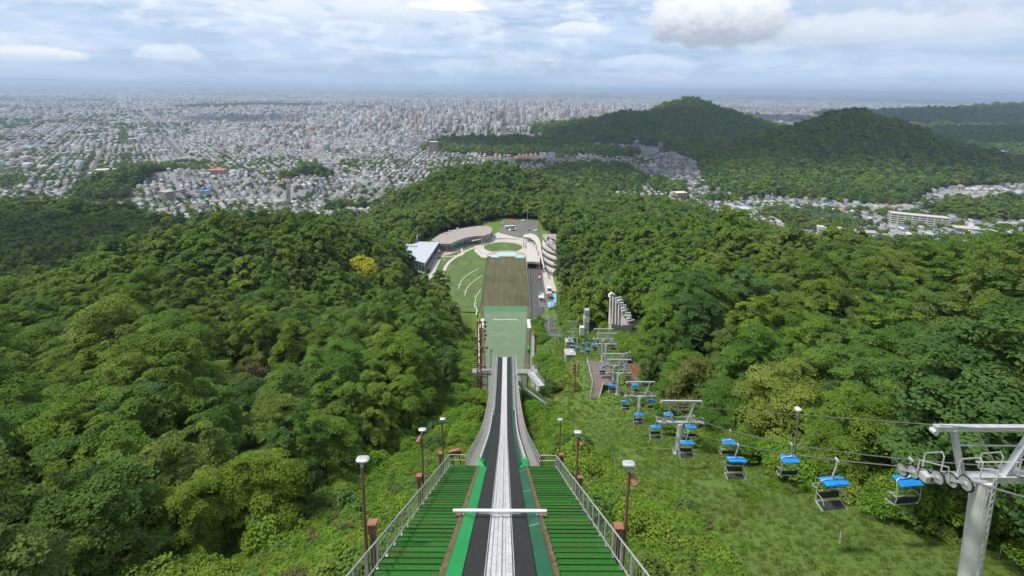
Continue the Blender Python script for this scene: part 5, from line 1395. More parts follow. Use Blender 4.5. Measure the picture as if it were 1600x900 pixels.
for i in range(7):
    a = math.pi*(.5+.5*i/6); a2 = math.pi*(.5+.5*(i+1)/6)
    b.beam((1.6*math.cos(a), 0, 1.6+1.8*math.sin(a)), (1.6*math.cos(a2), 0, 1.6+1.8*math.sin(a2)), 2.6, .35, M_CONC, (0, 1, 0))
b.box((-1.6, 0, .4), (.35, 2.6, 2.6), M_CONC); b.build('arch', o); b = MB(); b.box((-.4, .8, 1.3), (2.2, .2, 2.8), M_DARK); b.build('opening', o)
p = gpt(1003, 597, 108); o = empty('barrier', p); tag(o, 'red sloping barrier at the far edge of the right deck', 'barrier')
b = MB(); b.beam((0, 0, .9), (-1.3, 4.5, .9), .12, .7, M_RED); b.build('board', o)
for t in (.1, .9): b = MB(); b.box((-1.3*t, 4.5*t, .3), (.1, .1, 1.4), M_POST); b.build('post', o)
# red-brown masts with floodlights by the landing
def flood_mast(px, pyb, pyt, d, n, label, w=.34, lamps=(), hgt=None):
    base = PD(px, pyb, d); base[2] = float(gz(base[0], base[1])); 
    top = PD(px, pyt, d*1.0); H = float(top[2])-base[2]
    o = empty('floodlight_mast', base); tag(o, label, 'floodlight mast'); b = MB()
    for k_ in range(n): b = MB(); b.tube([(k_*.85, k_*.3, -1), (k_*.85, k_*.3, H*(1-.03*k_))], [w*.62, w*.45], M_RUST, 10); b.build('pole', o)
    b = MB()
    for i in range(int(H/1.2)): z = 1+1.2*i; b.beam((0, 0, z), (.85*(n-1)+.05, .3*(n-1), z+(.5 if i % 2 else 0)), .10, .08, M_RUST)
    b.build('ladder', o)
    for f, sx_ in lamps:
        z = H*f; b = MB(); c = Vector((sx_, -.1, z)); ax = Vector((.35, .55, -.5)).normalized()
        b.tube([c-ax*.4, c+ax*.05, c+ax*.45], [.15, .27, .31], M_RUST, 12, False); b.tube([c+ax*.40, c+ax*.42], .29, M_DARK, 12); b.tube([c-ax*.4, c-ax*.42], .22, M_RUST, 10)
        b.beam((sx_*.4, 0, z), c, .12, .12, M_RUST); b.build('floodlight', o)
flood_mast(746, 600, 490, 108, 2, 'tall red-brown double mast of floodlights at the left edge of the landing', lamps=((.98,1.6),(.93,1.7),(.87,1.5),(.82,1.7),(.77,1.5),(.74,.4),(.66,1.0),(.66,2.0),(.64,-.4),(.42,1.5),(.40,.5),(.985,.4)))
flood_mast(898, 598, 565, 105, 1, 'short red-brown mast bristling with lamps on the slope left of the brown deck', w=.26, lamps=((.98,.5),(.98,-.5),(.86,.6),(.86,-.5),(.74,.5),(.74,-.55),(.62,.45)))
flood_mast(767, 557, 546, 158, 1, 'thin short reddish post with one lamp on the left of the landing', w=.22, lamps=((1.0,0),))
# judges' hut in the trees on the left
p = PD(694, 541, 185); o = empty('judges_platform', p); o.rotation_euler = (0, 0, R(-6)); tag(o, 'dark timber viewing platform with a sloping floor in the left trees', 'platform')
b = MB(); b.box((0, 0, -.2), (3.0, 9.0, .25), M_DARK); b.box((1.3, 0, .55), (.12, 9.0, 1.2), M_POST); b.box((-1.3, 0, .55), (.12, 9.0, 1.2), M_SEAT)
for i in range(5): b.box((0, -3.6+1.8*i, .05+.12*i), (2.5, .7, .12), M_SEAT)
b.build('floor', o)
for x_ in (-1.3, 1.3):
    for y_ in (-4, 0, 4): b = MB(); b.box((x_, y_, -2.6), (.2, .2, 5.2), M_POST); b.build('post', o)
b = MB(); b.tube([(1.35, -4.5, 1.7), (1.35, 4.5, 1.7)], .05, M_STEEL, 5); b.tube([(-1.35, -4.5, 1.7), (-1.35, 4.5, 1.7)], .05, M_STEEL, 5); b.build('handrail', o)
CLEAR_PTS = [(float(p[0]), float(p[1]), 7)]
# white stacked tower and the ribbed stand in the right trees
p2 = PD(917, 482, 180); p = np.array([p2[0], p2[1], float(gz(p2[0], p2[1]))]); o = empty('observation_tower', p); o.scale = (.66, .66, 1); tag(o, 'white and grey stacked observation tower at the edge of the right trees', 'tower')
b = MB(); H = float(p2[2]-p[2])
for i in range(5): b = MB(); b.box((0, 0, H*(i+.5)/5), (3.2 if i % 2 else 2.6, 3, H/5*.8), M_WHITE if i % 2 else M_STEEL, bev=.05); b.build('cabin', o)
b = MB(); b.box((-2.6, -1, H*.4), (2.6, 2.6, H*.22), M_WHITE, bev=.05); b.build('side_cabin', o); b = MB()
for x_ in (-1.5, 1.5):
    for y_ in (-1.4, 1.4): b.tube([(x_, y_, -1), (x_, y_, H+.6)], .09, M_STEEL, 6)
b.build('frame', o)
p2 = PD(960, 466, 168); p = np.array([p2[0], p2[1], float(gz(p2[0], p2[1]))]); o = empty('spectator_stand', p); o.rotation_euler = (0, 0, R(14)); tag(o, 'pale ribbed concrete stand with a rounded end in the right trees', 'stand'); b = MB(); H = float(p2[2]-p[2])
for i in range(4): b = MB(); b.beam((-.6+1.15*i, 2.2, H-.1-.35*i), (-2.9+1.25*i, -2.4, H-8.4-.3*i), .42, 1.0, M_PALE); b.build('rib', o)
b = MB(); b.tube([(-1.0, 2.2, H-.5), (-.7, 2.7, H+.25), (.3, 2.9, H+.55), (1.2, 2.6, H+.1)], [.35, .5, .55, .4], M_WHITE, 10); b.build('rounded_end', o)
for i in range(10): b = MB(); b.box((2.4+.36*i+.3*math.sin(i*2.3), 1.8-.5*i, H-1.0-.80*i), (2.6, .5, .6), M_WHITE if i % 3 else M_STEEL, Matrix.Rotation(.35*math.sin(i*1.7), 3, 'Z')); b.build('bench', o)
b = MB(); b.prism([(-1.6, -2.2), (6.2, -3.0), (3.4, 2.6), (-.4, 2.6)], -1.0, [H-9.6, H-9.6, H-1.8, H-1.2], M_PALE); b.build('bank', o)
CLEAR_PTS.append((float(p2[0]), float(p2[1]), 8))
p2 = PD(931, 438, 240); p = np.array([p2[0], p2[1], float(gz(p2[0], p2[1]))]); o = empty('grey_silo', p); o.scale = (.75, .75, 1); H = float(p2[2]-p[2]); tag(o, 'slim grey tower rising out of the right trees', 'tower')
b = MB(); b.box((0, 0, H/2), (3.4, 3, H), M_STEEL, bev=.2); b.build('shaft', o); b = MB(); b.tube([(0, 0, H), (0, 0, H+5)], .12, M_STEEL, 6); b.build('aerial', o)
# grey equipment roofs and little things at the lower towers
for (px, py, d, w, l, lb) in ((889, 536, 190, 3.4, 5.0, 'flat grey equipment roof left of the parked chairs'), (890, 557, 178, 3.4, 5.2, 'flat grey equipment roof with a white vent, below the other one')):
    p = gpt(px, py+4, d); o = empty('equipment_shed', p); tag(o, lb, 'shed'); b = MB(); b.box((0, 0, .9), (w-.4, l-.4, 2.6), M_CONC); b.build('wall', o)
    b = MB(); b.box((0, 0, 2.3), (w, l, .2), M_STEEL, Matrix.Rotation(R(-14), 3, 'X')); b.build('roof', o); b = MB(); b.box((.3, -.8, 2.8), (.8, .8, .7), M_WHITE, bev=.08); b.build('vent', o)
p = gpt(866, 604, 95); o = empty('metal_grating', p); tag(o, 'loose grey metal grating lying on the grass below the stairs', 'grating'); b = MB(); b.box((0, 0, .3), (2.6, 1.6, .06), M_STEEL, Matrix.Rotation(R(-20), 3, 'X'))
for i in range(6): b.box((-1.2+.48*i, 0, .42), (.06, 1.6, .12), M_STEEL, Matrix.Rotation(R(-20), 3, 'X'))
b.build('grating', o); b = MB(); b.box((0, .7, .1), (2.6, .1, .6), M_STEEL); b.build('leg', o)

# marker stakes and a yellow tag on the lift slope
for (px, py, d, lb, cl) in ((1382, 815, 26, 'thin white marker stake with a yellow ribbon on the grass below the chairs', True), (1312, 850, 24, 'thin bare wooden marker stake in the grass near the nearest tower', False), (1562, 872, 18, 'yellow tag on a short stake behind the ladder of the nearest tower', True)):
    q = gpt(px, py, d); o = empty('marker_stake', q); tag(o, lb, 'stake'); b = MB(); b.tube([(0, 0, -.2), (-.06, 0, .9)], .02, M_WHITE, 5); b.build('stick', o)
    if cl: b = MB(); b.box((-.06, -.02, .82), (.16, .02, .12), pbr('yellow_tag', (.60, .45, .02), .6)); b.build('tag', o)
# ------------------------------------------------------------------ the stadium ground
Z0 = STZ
def poly_px(pts, z): return [tuple(PZ(px, py, z)[:2]) for px, py in pts]
def sheet(name, pts, z, mat, label, th=.3, world=False):
    P_ = pts if world else poly_px(pts, z); b = MB(); b.prism([(float(x), float(y)) for x, y in P_], z-th, z, mat); o = b.build(name); tag(o, label, kind='structure'); return o
def band(name, pts, w, z, mat, label, th=.25, smooth_n=8):
    P_ = np.array(poly_px(pts, z)); 
    # Catmull-Rom through the points
    Q = np.vstack([2*P_[0]-P_[1], P_, 2*P_[-1]-P_[-2]]); S_ = []
    for i in range(1, len(Q)-2):
        for t in np.linspace(0, 1, smooth_n, endpoint=False):
            a, b_, c, d = Q[i-1], Q[i], Q[i+1], Q[i+2]
            S_.append(.5*((2*b_)+(-a+c)*t+(2*a-5*b_+4*c-d)*t*t+(-a+3*b_-3*c+d)*t**3))
    S_.append(P_[-1]); S_ = np.array(S_); T = np.gradient(S_, axis=0); T /= np.linalg.norm(T, axis=1)[:, None]; N = np.stack([-T[:, 1], T[:, 0]], 1)
    b = MB(); n = len(S_); V = []
    for s_, q in zip(S_, N):
        for sg, zz in ((-1, z), (1, z), (1, z-th), (-1, z-th)): V.append((s_[0]+q[0]*w/2*sg, s_[1]+q[1]*w/2*sg, zz))
    F = [(i*4+j, i*4+(j+1) % 4, i*4+4+(j+1) % 4, i*4+4+j) for i in range(n-1) for j in range(4)]+[(0,1,2,3),((n-1)*4+3,(n-1)*4+2,(n-1)*4+1,(n-1)*4)]
    b.add(V, F, mat); o = b.build(name); tag(o, label, kind='structure'); return o
M_LAWN = pbr('lawn', (.085, .135, .035), .95, 0, .30, .16, .2, ((.125, .125, .05), .45), coord='World', detail=6)
sheet('lawn', [(-16.8,276),(-16.8,378),(-22,384),(-30,405),(-52,412),(-70,404),(-77,382),(-68,356),(-56,332),(-44,305),(-34,276)], Z0-.12, M_LAWN, 'mown lawn bank left of the outrun', .3, True)
sheet('asphalt_road', [(823,409),(844,409),(850,440),(851,475),(845,505),(836,528),(829,528),(827,470)], Z0-.02, ASPH, 'asphalt service road right of the outrun')
M_LOT = pbr('car_park_asphalt', (.14, .135, .13), .9, 0, .10, .1, coord='World')
sheet('car_park', [(780,364),(786,345),(843,345),(841,371),(812,372)], Z0-.04, M_LOT, 'car park behind the stadium')
sheet('plaza', [(744,378),(768,368),(783,361),(800,368),(817,372),(838,378),(842,400),(823,409),(821,402),(766,403),(752,402),(741,392)], Z0-.07, M_PALE, 'pale paved plaza round the end of the outrun')
sheet('pink_plaza', [(683,389),(706,384),(722,384),(716,392),(702,398),(684,402),(676,420),(668,420),(672,403)], Z0-.03, M_TAN, 'pinkish paved court beside the museum')
P_ = [(19.5,228),(26,226),(27,262),(21,266)]
b = MB(); b.add([(x, y, float(gz(x, y))+.25) for x, y in [(19.5+.15*i, 226+4*i) for i in range(10)]]+[(x, y, float(gz(x, y))+.25) for x, y in [(27.5+.05*i, 226+4*i) for i in range(10)]], [(i, 10+i, 11+i, 1+i) for i in range(9)], ASPH); tag(b.build('asphalt_yard'), 'dark asphalt strip below the valley station', kind='structure')
sheet('paved_yard', [(846,426),(868,424),(876,455),(852,455)], Z0+.3, M_PALE, 'pale paved yard in front of the terraced building', .9)
# the oval: grass, ring path, light blue pools
def oval(name, px, py, wpx, hpx, z, mat, label, a0=0, a1=6.2832, inner=None, n=40):
    P_ = []
    for i in range(n+1): a = a0+(a1-a0)*i/n; P_.append((px+wpx*math.cos(a), py-hpx*math.sin(a)))
    if inner:
        for i in range(n, -1, -1): a = a0+(a1-a0)*i/n; P_.append((px+wpx*inner*math.cos(a), py-hpx*inner*math.sin(a)))
    b = MB(); W_ = poly_px(P_, z)
    if inner:
        V = [(x, y, z) for x, y in W_]; m = n+1; b.add(V, [(i, i+1, 2*m-2-i, 2*m-1-i) for i in range(n)], mat)
    else: b.prism([(float(x), float(y)) for x, y in W_[:-1]], z-.2, z, mat)
    o = b.build(name); tag(o, label, kind='structure')
oval('lawn', 786, 386.5, 30, 8.0, Z0+.0, M_LAWN, 'oval lawn in the plaza')
M_CREAM = pbr('cream_paving', (.42, .39, .33), .9, 0, .1, .6, coord='World')
oval('ring_path', 786, 387, 37, 11.5, Z0+.006, M_CREAM, 'curved cream path round the oval lawn', R(-10), R(190), .86)
oval('paved_apron', 791, 398, 30, 6.5, Z0+.03, M_TAN, 'brownish paved apron at the end of the outrun', 0, math.pi)
M_POOL = pbr('pale_blue_floor', (.30, .56, .66), .5, 0, .08, .6, coord='World')
sheet('blue_floor', [(774,396.5),(780,394.4),(800,394.2),(810,396.2),(802,398.6),(782,398.8)], Z0+.05, M_POOL, 'pale blue floor panel in the apron')
sheet('blue_floor', [(767,402),(768,399.5),(774,398.5),(781,402)], Z0+.05, M_POOL, 'small pale blue floor panel on the left of the apron')
sheet('blue_floor', [(804,402.5),(811,399),(817,400),(820,402.8)], Z0+.05, M_POOL, 'small pale blue floor panel on the right of the apron')
for i, (pts, w, m_) in enumerate((([(690,440),(694,422),(702,409),(716,399),(728,392),(741,387),(757,381)], 2.6, M_PALE), ([(673,438),(677,422),(685,405)], 4.0, M_PALE), ([(684,401),(700,401),(716,399)], 1.6, M_CREAM),
        ([(722,384),(721,390),(724,396),(717,400)], 2.2, M_CREAM), ([(741,381),(745,388),(752,394),(762,398)], 1.8, M_CREAM), ([(716,452),(722,437),(734,427),(748,419)], .55, M_PALE), ([(726,462),(731,448),(742,438),(753,430)], .55, M_PALE), ([(741,480),(744,464),(751,452)], .5, M_PALE), ([(742,477),(745,484),(744,492)], .8, M_PALE))):
    band('path', pts, w, Z0+.02+.004*i, m_, 'curved path across the lawn')
def lawn_lamp(px, py, label):
    p = PZ(px, py, Z0); o = empty('lawn_lamp', p); tag(o, label, 'lamp', 'low lamps on the lawn'); b = MB(); b.tube([(0, 0, -.2), (0, 0, 3.2)], .09, M_STEEL, 6); b.build('pole', o)
    b = MB(); b.box((0, 0, 3.3), (1.5, .5, .35), M_WHITE, bev=.08); b.build('lamp_head', o)
for px, py in ((693,442),(674,440),(716,452),(726,462),(743,482),(694,412),(741,470)): lawn_lamp(px, py, 'small white lamp post at the end of a path on the lawn')
# ------------------------------------------------------------------ buildings
def building(name, label, loc): o = empty(name, loc); tag(o, label, 'building'); return o
def walls_roof(o, P_, z0, z1, wall, roof, over=1.2, rth=.5, rname='roof', glass=None, gz0=.35, gz1=.8):
    """prism walls with a thicker roof slab that oversails; a glazed band just proud of the wall"""
    O = o.location; c = np.mean(P_, axis=0); Q = [(float(x-O.x), float(y-O.y)) for x, y in P_]
    b = MB(); b.prism(Q, z0-O.z-1, z1-O.z, wall); b.build('wall', o)
    n = len(P_); ov = []
    for i in range(n):
        d = np.array(P_[i])-c; L_ = np.linalg.norm(d); ov.append(tuple(np.array(P_[i])+d/L_*over-np.array([O.x, O.y])))
    b = MB(); b.prism([(float(x), float(y)) for x, y in ov], z1-O.z+.002, z1-O.z+rth, roof); r_ = b.build(rname, o)
    if glass:
        h = z1-z0
        for i in range(n):
            a, e = Vector((*Q[i], 0)), Vector((*Q[(i+1) % n], 0)); t = (e-a); L_ = t.length
            if L_ < 1: continue
            t.normalize(); nn = Vector((t.y, -t.x, 0)); m = (a+e)/2; 
            if nn.dot(m-Vector((c[0]-O.x, c[1]-O.y, 0))) < 0: nn = -nn
            k_ = max(1, int(L_/3.2))
            for j in range(k_):
                b = MB(); q = a+t*L_*(j+.5)/k_+nn*.04; b.box(q+Vector((0, 0, z0-O.z+h*(gz0+gz1)/2)), (L_/k_*.86, .14, h*(gz1-gz0)), glass, Matrix((t, nn, Vector((0, 0, 1)))).transposed()); b.build('window', o)
    return r_
zr = Z0+8.0
P_ = poly_px([(603,388),(620,378),(684,380),(663,411),(640,404)], zr); c = np.mean(P_, axis=0)
o = building('museum', 'low museum with a broad blue-grey flat roof at the left of the stadium', (c[0], c[1], Z0))
r_ = walls_roof(o, P_, Z0, zr, M_WHITE, M_BROOF, 1.5, .6, glass=M_GLASS, gz0=.1, gz1=.72)
b = MB()
for px, py in ((633,384),(646,384.5)):
    q = PZ(px, py, zr+1)-np.array([c[0], c[1], Z0]); b = MB(); b.box((q[0], q[1], zr-Z0+1.1), (5.5, 3.0, 1.1), M_STEEL, bev=.1); b.build('roof_unit', r_)
b = MB(); q = PZ(652, 377, zr)-np.array([c[0], c[1], Z0]); b.tube([(q[0], q[1], zr-Z0), (q[0], q[1], zr-Z0+5)], .5, M_WHITE, 8); b.build('chimney', r_)
P2 = poly_px([(600,386),(617,375),(640,377),(622,379)], zr+1.5); c2 = np.mean(P2, axis=0); o = building('museum_annex', 'grey framed annex behind the museum roof at its left end', (c2[0], c2[1], Z0)); walls_roof(o, P2, Z0, zr+1, M_STEEL, M_BROOF, .6, .4, glass=M_GLASS)
# lodge with a curved brown roof and a round end
zr = Z0+7.0
P_ = poly_px([(676,376),(690,367),(708,361),(730,357),(748,354.5),(760,354.5),(766,357),(767,361),(763,366),(754,369),(742,369),(728,371.5),(716,376),(705,381),(690,381)], zr); c = np.mean(P_, axis=0)
o = building('visitor_lodge', 'curved visitor lodge with a broad brown-grey roof and a round end', (c[0], c[1], Z0))
r_ = walls_roof(o, P_, Z0, zr, M_CONC, M_ROOF, 1.6, .6, glass=M_GLASS, gz0=.08, gz1=.7)
b = MB()
for px, py in ((715,358),(703,362),(697,365)):
    q = PZ(px, py, zr+.6)-np.array([c[0], c[1], Z0]); b = MB(); b.box((q[0], q[1], zr-Z0+1.2), (2.0, 1.6, 1.3), M_STEEL, bev=.1); b.build('roof_unit', r_)
for px, py in ((753,371),(757,370.5),(761,369),(764.5,366.5),(767,363.5)):
    q = PZ(px, py+.8, zr)-np.array([c[0], c[1], Z0]); b = MB(); b.box((q[0], q[1], 3.4), (.9, .9, 6.8), M_CONC); b.build('column', o)
b = MB(); q = [np.array(PZ(px, py, zr-2.5))-np.array([c[0], c[1], Z0]) for px, py in ((733,370),(746,370),(752,374),(738,377))]; b.prism([(float(a[0]), float(a[1])) for a in q], zr-2.9-Z0, zr-2.5-Z0, M_ROOF); b.build('porch_roof', o)
# raised deck over the road, its curved canopy, and the terraced building
zd = Z0+5.5
P_ = poly_px([(824,372),(836,376),(843,388),(844,402),(843,411),(823,409),(823,392)], zd); c = np.mean(P_, axis=0)
o = building('road_deck', 'pale raised deck bridging over the service road', (c[0], c[1], Z0)); Q = [(float(x-c[0]), float(y-c[1])) for x, y in P_]
b = MB(); b.prism(Q, zd-Z0-1.2, zd-Z0, M_CONC, M_PALE); b.build('deck_slab', o)
b = MB(); a = PZ(824, 410, zd); e = PZ(843, 412, zd); L_ = e[0]-a[0]
for f in (0.0, 1.0): b.box((a[0]+L_*f-c[0], a[1]-c[1]+8, (zd-Z0)/2-.6), (.8, 16, zd-Z0-1.0), M_CONC)
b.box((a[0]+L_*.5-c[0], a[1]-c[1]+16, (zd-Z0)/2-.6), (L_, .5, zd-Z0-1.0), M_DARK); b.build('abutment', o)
b = MB()
for h in (1.1, .5): b.tube([(Q[4][0], Q[4][1], zd-Z0+h), (Q[5][0], Q[5][1], zd-Z0+h)], .08, M_STEEL, 5)
b.box(((Q[4][0]+Q[5][0])/2, (Q[4][1]+Q[5][1])/2-.02, zd-Z0-.2), (L_, .4, 1.6), M_CONC); b.build('parapet', o)
zc_ = Z0+9.5
outer = [(818,367),(828,364.5),(836,366.5),(842,372),(845,381),(846,392),(848,404),(851,418)]; inner = [(849.5,419),(845.5,405),(842.5,394),(839.5,384),(835,376.5),(829,371.5),(822,370.5),(817.5,371)]
P_ = poly_px(outer+inner, zc_); c = np.mean(P_, axis=0); o = building('curved_canopy', 'long curved pale canopy on thin columns around the raised deck', (c[0], c[1], Z0))
b = MB(); b.prism([(float(x-c[0]), float(y-c[1])) for x, y in P_], zc_-Z0-.5, zc_-Z0, M_CONC, M_PALE); b.build('roof', o)
for px, py in ((818.5,370.5),(822,371),(826,372),(830,374),(834,378),(838,384),(841,392),(844,403),(848,417)):
    q = PZ(px, py, zc_); b = MB(); b.tube([(q[0]-c[0], q[1]-c[1], 0), (q[0]-c[0], q[1]-c[1], zc_-Z0-.4)], .35, M_CONC, 8); b.build('column', o)
# terraces: storeys stepping back up the slope, each with a curved front and a dark window band
def arc_front(pl, pr, sag, n=9):
    """front edge from left pixel to right pixel bulging towards the camera"""
    out = []
    for i in range(n+1): t = i/n; out.append((pl[0]+(pr[0]-pl[0])*t, pl[1]+(pr[1]-pl[1])*t+sag*math.sin(math.pi*t**.8)))
    return out
T0 = PZ(846, 425, Z0); o = building('terraced_hall', 'terraced concrete hall stepping up in curved storeys beside the right woods', (float(T0[0]), float(T0[1]), Z0)); O = o.location
fl = [(-142, -138.2, (846,409),(874.5,429), 5), (-138.2, -135.2, (846.5,402),(873,416), 3.5), (-135.2, -132.2, (847,393),(872.5,406), 3.0), (-132.2, -129.4, (847.5,384),(871.5,396), 2.6), (-129.4, -126.8, (848,369),(869,391), 2.4)]
for i, (za, zb2, pl, pr, sag) in enumerate(fl):
    fr = arc_front(pl, pr, sag); W_ = poly_px(fr, zb2); back = [tuple(PZ(869, 366, -127)[:2]), tuple(PZ(848, 366, -127)[:2])]
    Q = [(float(x-O.x), float(y-O.y)) for x, y in W_+back]
    b = MB(); b.prism(Q, za-Z0+.002*i-(1 if i == 0 else 0), zb2-Z0, M_CONC, M_ROOF if i == 4 else M_PALE); st = b.build('storey', o)
    b = MB()
    for (xa, ya), (xb, yb2) in zip(Q[:9], Q[1:10]):
        a = Vector((xa, ya, 0)); e = Vector((xb, yb2, 0)); t = e-a; L_ = t.length; t.normalize(); nn = Vector((t.y, -t.x, 0)); 
        if nn.y > 0: nn = -nn
        b.box((a+e)/2+nn*.03+Vector((0, 0, zb2-Z0-1.6)), (L_*.9, .12, 1.3 if i else .9), M_DARK if i else M_GLASS, Matrix((t, nn, Vector((0, 0, 1)))).transposed())
    b.build('window_band', st); b = MB()
    for h in (.5, 1.0): b.tube([(x, y, zb2-Z0+h) for x, y in Q[:10]], .07, M_STEEL, 5)
    b.build('parapet', st)
for i in range(14):
    b = MB(); q = PZ(852+rng.uniform(0, 14), 369+rng.uniform(0, 15), -126.3); b.box((q[0]-O.x, q[1]-O.y, 15.9), (rng.uniform(.8, 2.2), rng.uniform(.8, 2), 1.5), [M_WHITE, M_STEEL, M_SEAT][i % 3], bev=.05); b.build('roof_unit', o)
b = MB(); q = PZ(872, 431, -140); b.box((q[0]-O.x, q[1]-O.y, 1.6), (2.2, .4, 2.6), M_DARK); b.build('door', o)
fence_run([tuple(PZ(px, py, Z0+.2)) for px, py in ((846,424),(849,445),(852,470))], 1.2, 'pale low wall and rail between the service road and the paved yard', infill=M_PALE)
fence_run([tuple(PZ(px, py, Z0)) for px, py in ((826.5,402),(827.5,430),(829,470),(831,520))], 1.2, 'pale kerb fence between the outrun and the service road', infill=M_CONC)
# valley station of the lift
P_ = poly_px([(842,455),(871,455),(870,478),(856,482),(842,476)], Z0+1.0); c = np.mean(P_, axis=0); o = empty('valley_station', (c[0], c[1], Z0)); tag(o, 'valley station platform of the chairlift with bright blue floors', 'station')
b = MB(); b.prism([(float(x-c[0]), float(y-c[1])) for x, y in P_], -1, 1.0, M_CONC, M_DECK); b.build('platform', o)
for pts in ([(845,458),(850,458),(850,468),(847,470)], [(864,459),(869,459),(869,472),(865,474)], [(855,472),(866,471),(864,479),(857,480)]):
    W_ = poly_px(pts, Z0+1.1); b = MB(); b.prism([(float(x-c[0]), float(y-c[1])) for x, y in W_], 1.002, 1.1, M_CYAN); b.build('blue_floor', o)
b = MB(); q = PZ(857, 466, Z0+1); b.tube([(q[0]-c[0], q[1]-c[1], .5), (q[0]-c[0], q[1]-c[1], 5.2)], .5, M_STEEL, 10); b.tube([(q[0]-c[0], q[1]-c[1], 4.9), (q[0]-c[0], q[1]-c[1], 5.3)], 2.3, M_STEEL, 20); b.build('bullwheel', o)
def cabin(px, py, lb):
    q = PZ(px, py+4, Z0+1); o = empty('operator_cabin', q); tag(o, lb, 'cabin'); b = MB(); b.box((0, 0, 1.4), (3.0, 3.2, 2.8), M_WHITE, bev=.12); b.build('wall', o)
    b = MB(); b.box((0, 0, 2.95), (3.5, 3.8, .25), M_WHITE, bev=.08); b.build('roof', o); b = MB(); b.box((0, -1.62, 1.6), (2.5, .06, 1.1), M_GLASS); b.box((1.52, 0, 1.6), (.06, 2.6, 1.1), M_GLASS); b.box((-1.52, 0, 1.6), (.06, 2.6, 1.1), M_GLASS); b.build('window', o)
cabin(858, 451, 'white operator cabin standing beside the paved yard'); cabin(845.5, 466, 'white operator cabin at the edge of the service road')
# ------------------------------------------------------------------ vehicles
CARC = {'white': (.75,.75,.75), 'silver': (.45,.46,.47), 'black': (.02,.02,.022), 'red': (.45,.03,.02), 'grey': (.12,.125,.13), 'blue': (.03,.07,.25)}
def car(px, py, colr, yaw, where, z=None, sc=1.0):
    p = PZ(px, py, Z0 if z is None else z); o = empty('parked_car', p, yaw); o.scale = (sc,)*3; tag(o, f'{colr} car {where}', 'car', 'cars parked round the stadium')
    m = pbr('car_paint_'+colr, CARC[colr], .3, 0, .05, 1, spec=.6)
    prof = [(-2.15,.35),(-2.2,.75),(-1.9,.95),(-1.25,1.0),(-.65,1.45),(.75,1.5),(1.6,1.05),(2.1,.95),(2.2,.6),(2.15,.35)]
    b = MB(); V = []
    for s_ in (-1, 1):
        for x_, z_ in prof: V.append((x_, s_*(.85 if z_ < 1.1 else .68), z_))
    n = len(prof); F = [(i, (i+1) % n, n+(i+1) % n, n+i) for i in range(n)]+[tuple(range(n)), tuple(range(2*n-1, n-1, -1))]
    b.add(V, F, m); b.build('body', o); b = MB()
    b.add([(-1.2,-.66,1.03),(-.72,-.60,1.42),(-.72,.60,1.42),(-1.2,.66,1.03)], [(0,1,2,3)], M_GLASS)
    for s_ in (-1, 1): b.add([(-.75, s_*.795, 1.08),(-.5, s_*.72, 1.40),(.7, s_*.72, 1.44),(1.25, s_*.795, 1.08)], [(0,1,2,3)], M_GLASS)
    o2 = b.build('window', o); o2.location = (-.02, 0, .012)
    for x_ in (-1.35, 1.35):
        for s_ in (-1, 1): b = MB(); b.cyl((x_, s_*.66, .32), (x_, s_*.87, .32), .32, M_RUBBER, 12); b.build('wheel', o)
for i, (px, py, cl, yw, w_) in enumerate(((817,345.5,'white',.1,'alone at the far kerb of the car park'),(797,360,'white',1.2,'beside the white bus in the car park'),(806,358.5,'silver',1.2,'beside the white bus in the car park'),(802,360.2,'black',1.2,'between two pale cars by the white bus'),
        (838,361,'white',.4,'at the right end of the car park'),(827,360,'grey',1.5,'near the middle of the car park'),(840,418,'white',1.5,'coming out from under the raised deck'),(842,427,'red',1.5,'on the service road behind the white car'),(826.5,419,'black',1.5,'by the left wall of the service road'),(843,434,'silver',1.5,'at the right kerb of the service road'),(786,350,'silver',.3,'under the trees at the left of the car park'))):
    car(px, py, cl, yw, w_)
p = PZ(797, 357, Z0); o = empty('bus', p, .28); tag(o, 'long white bus parked in the car park behind the plaza', 'bus')
b = MB(); b.box((0, 0, 1.75), (11, 2.5, 2.8), M_WHITE, bev=.2); b.build('body', o); b = MB(); b.box((0, 0, 2.2), (10.2, 2.54, .95), M_GLASS); b.build('window', o)
for x_ in (-3.6, 3.4):
    for s_ in (-1, 1): b = MB(); b.cyl((x_, s_*1.0, .5), (x_, s_*1.27, .5), .5, M_RUBBER, 12); b.build('wheel', o)
p = PZ(799, 351, Z0); o = empty('food_stall', p); tag(o, 'small stall with a red awning beside the bus', 'stall'); b = MB(); b.box((0, 0, 1.2), (3.6, 2.6, 2.4), M_WHITE, bev=.05); b.build('counter', o); b = MB(); b.prism([(-2.2,-1.8),(2.2,-1.8),(2.2,1.8),(-2.2,1.8)], 2.45, [2.6,2.6,3.6,3.6], M_RED); b.build('awning', o)
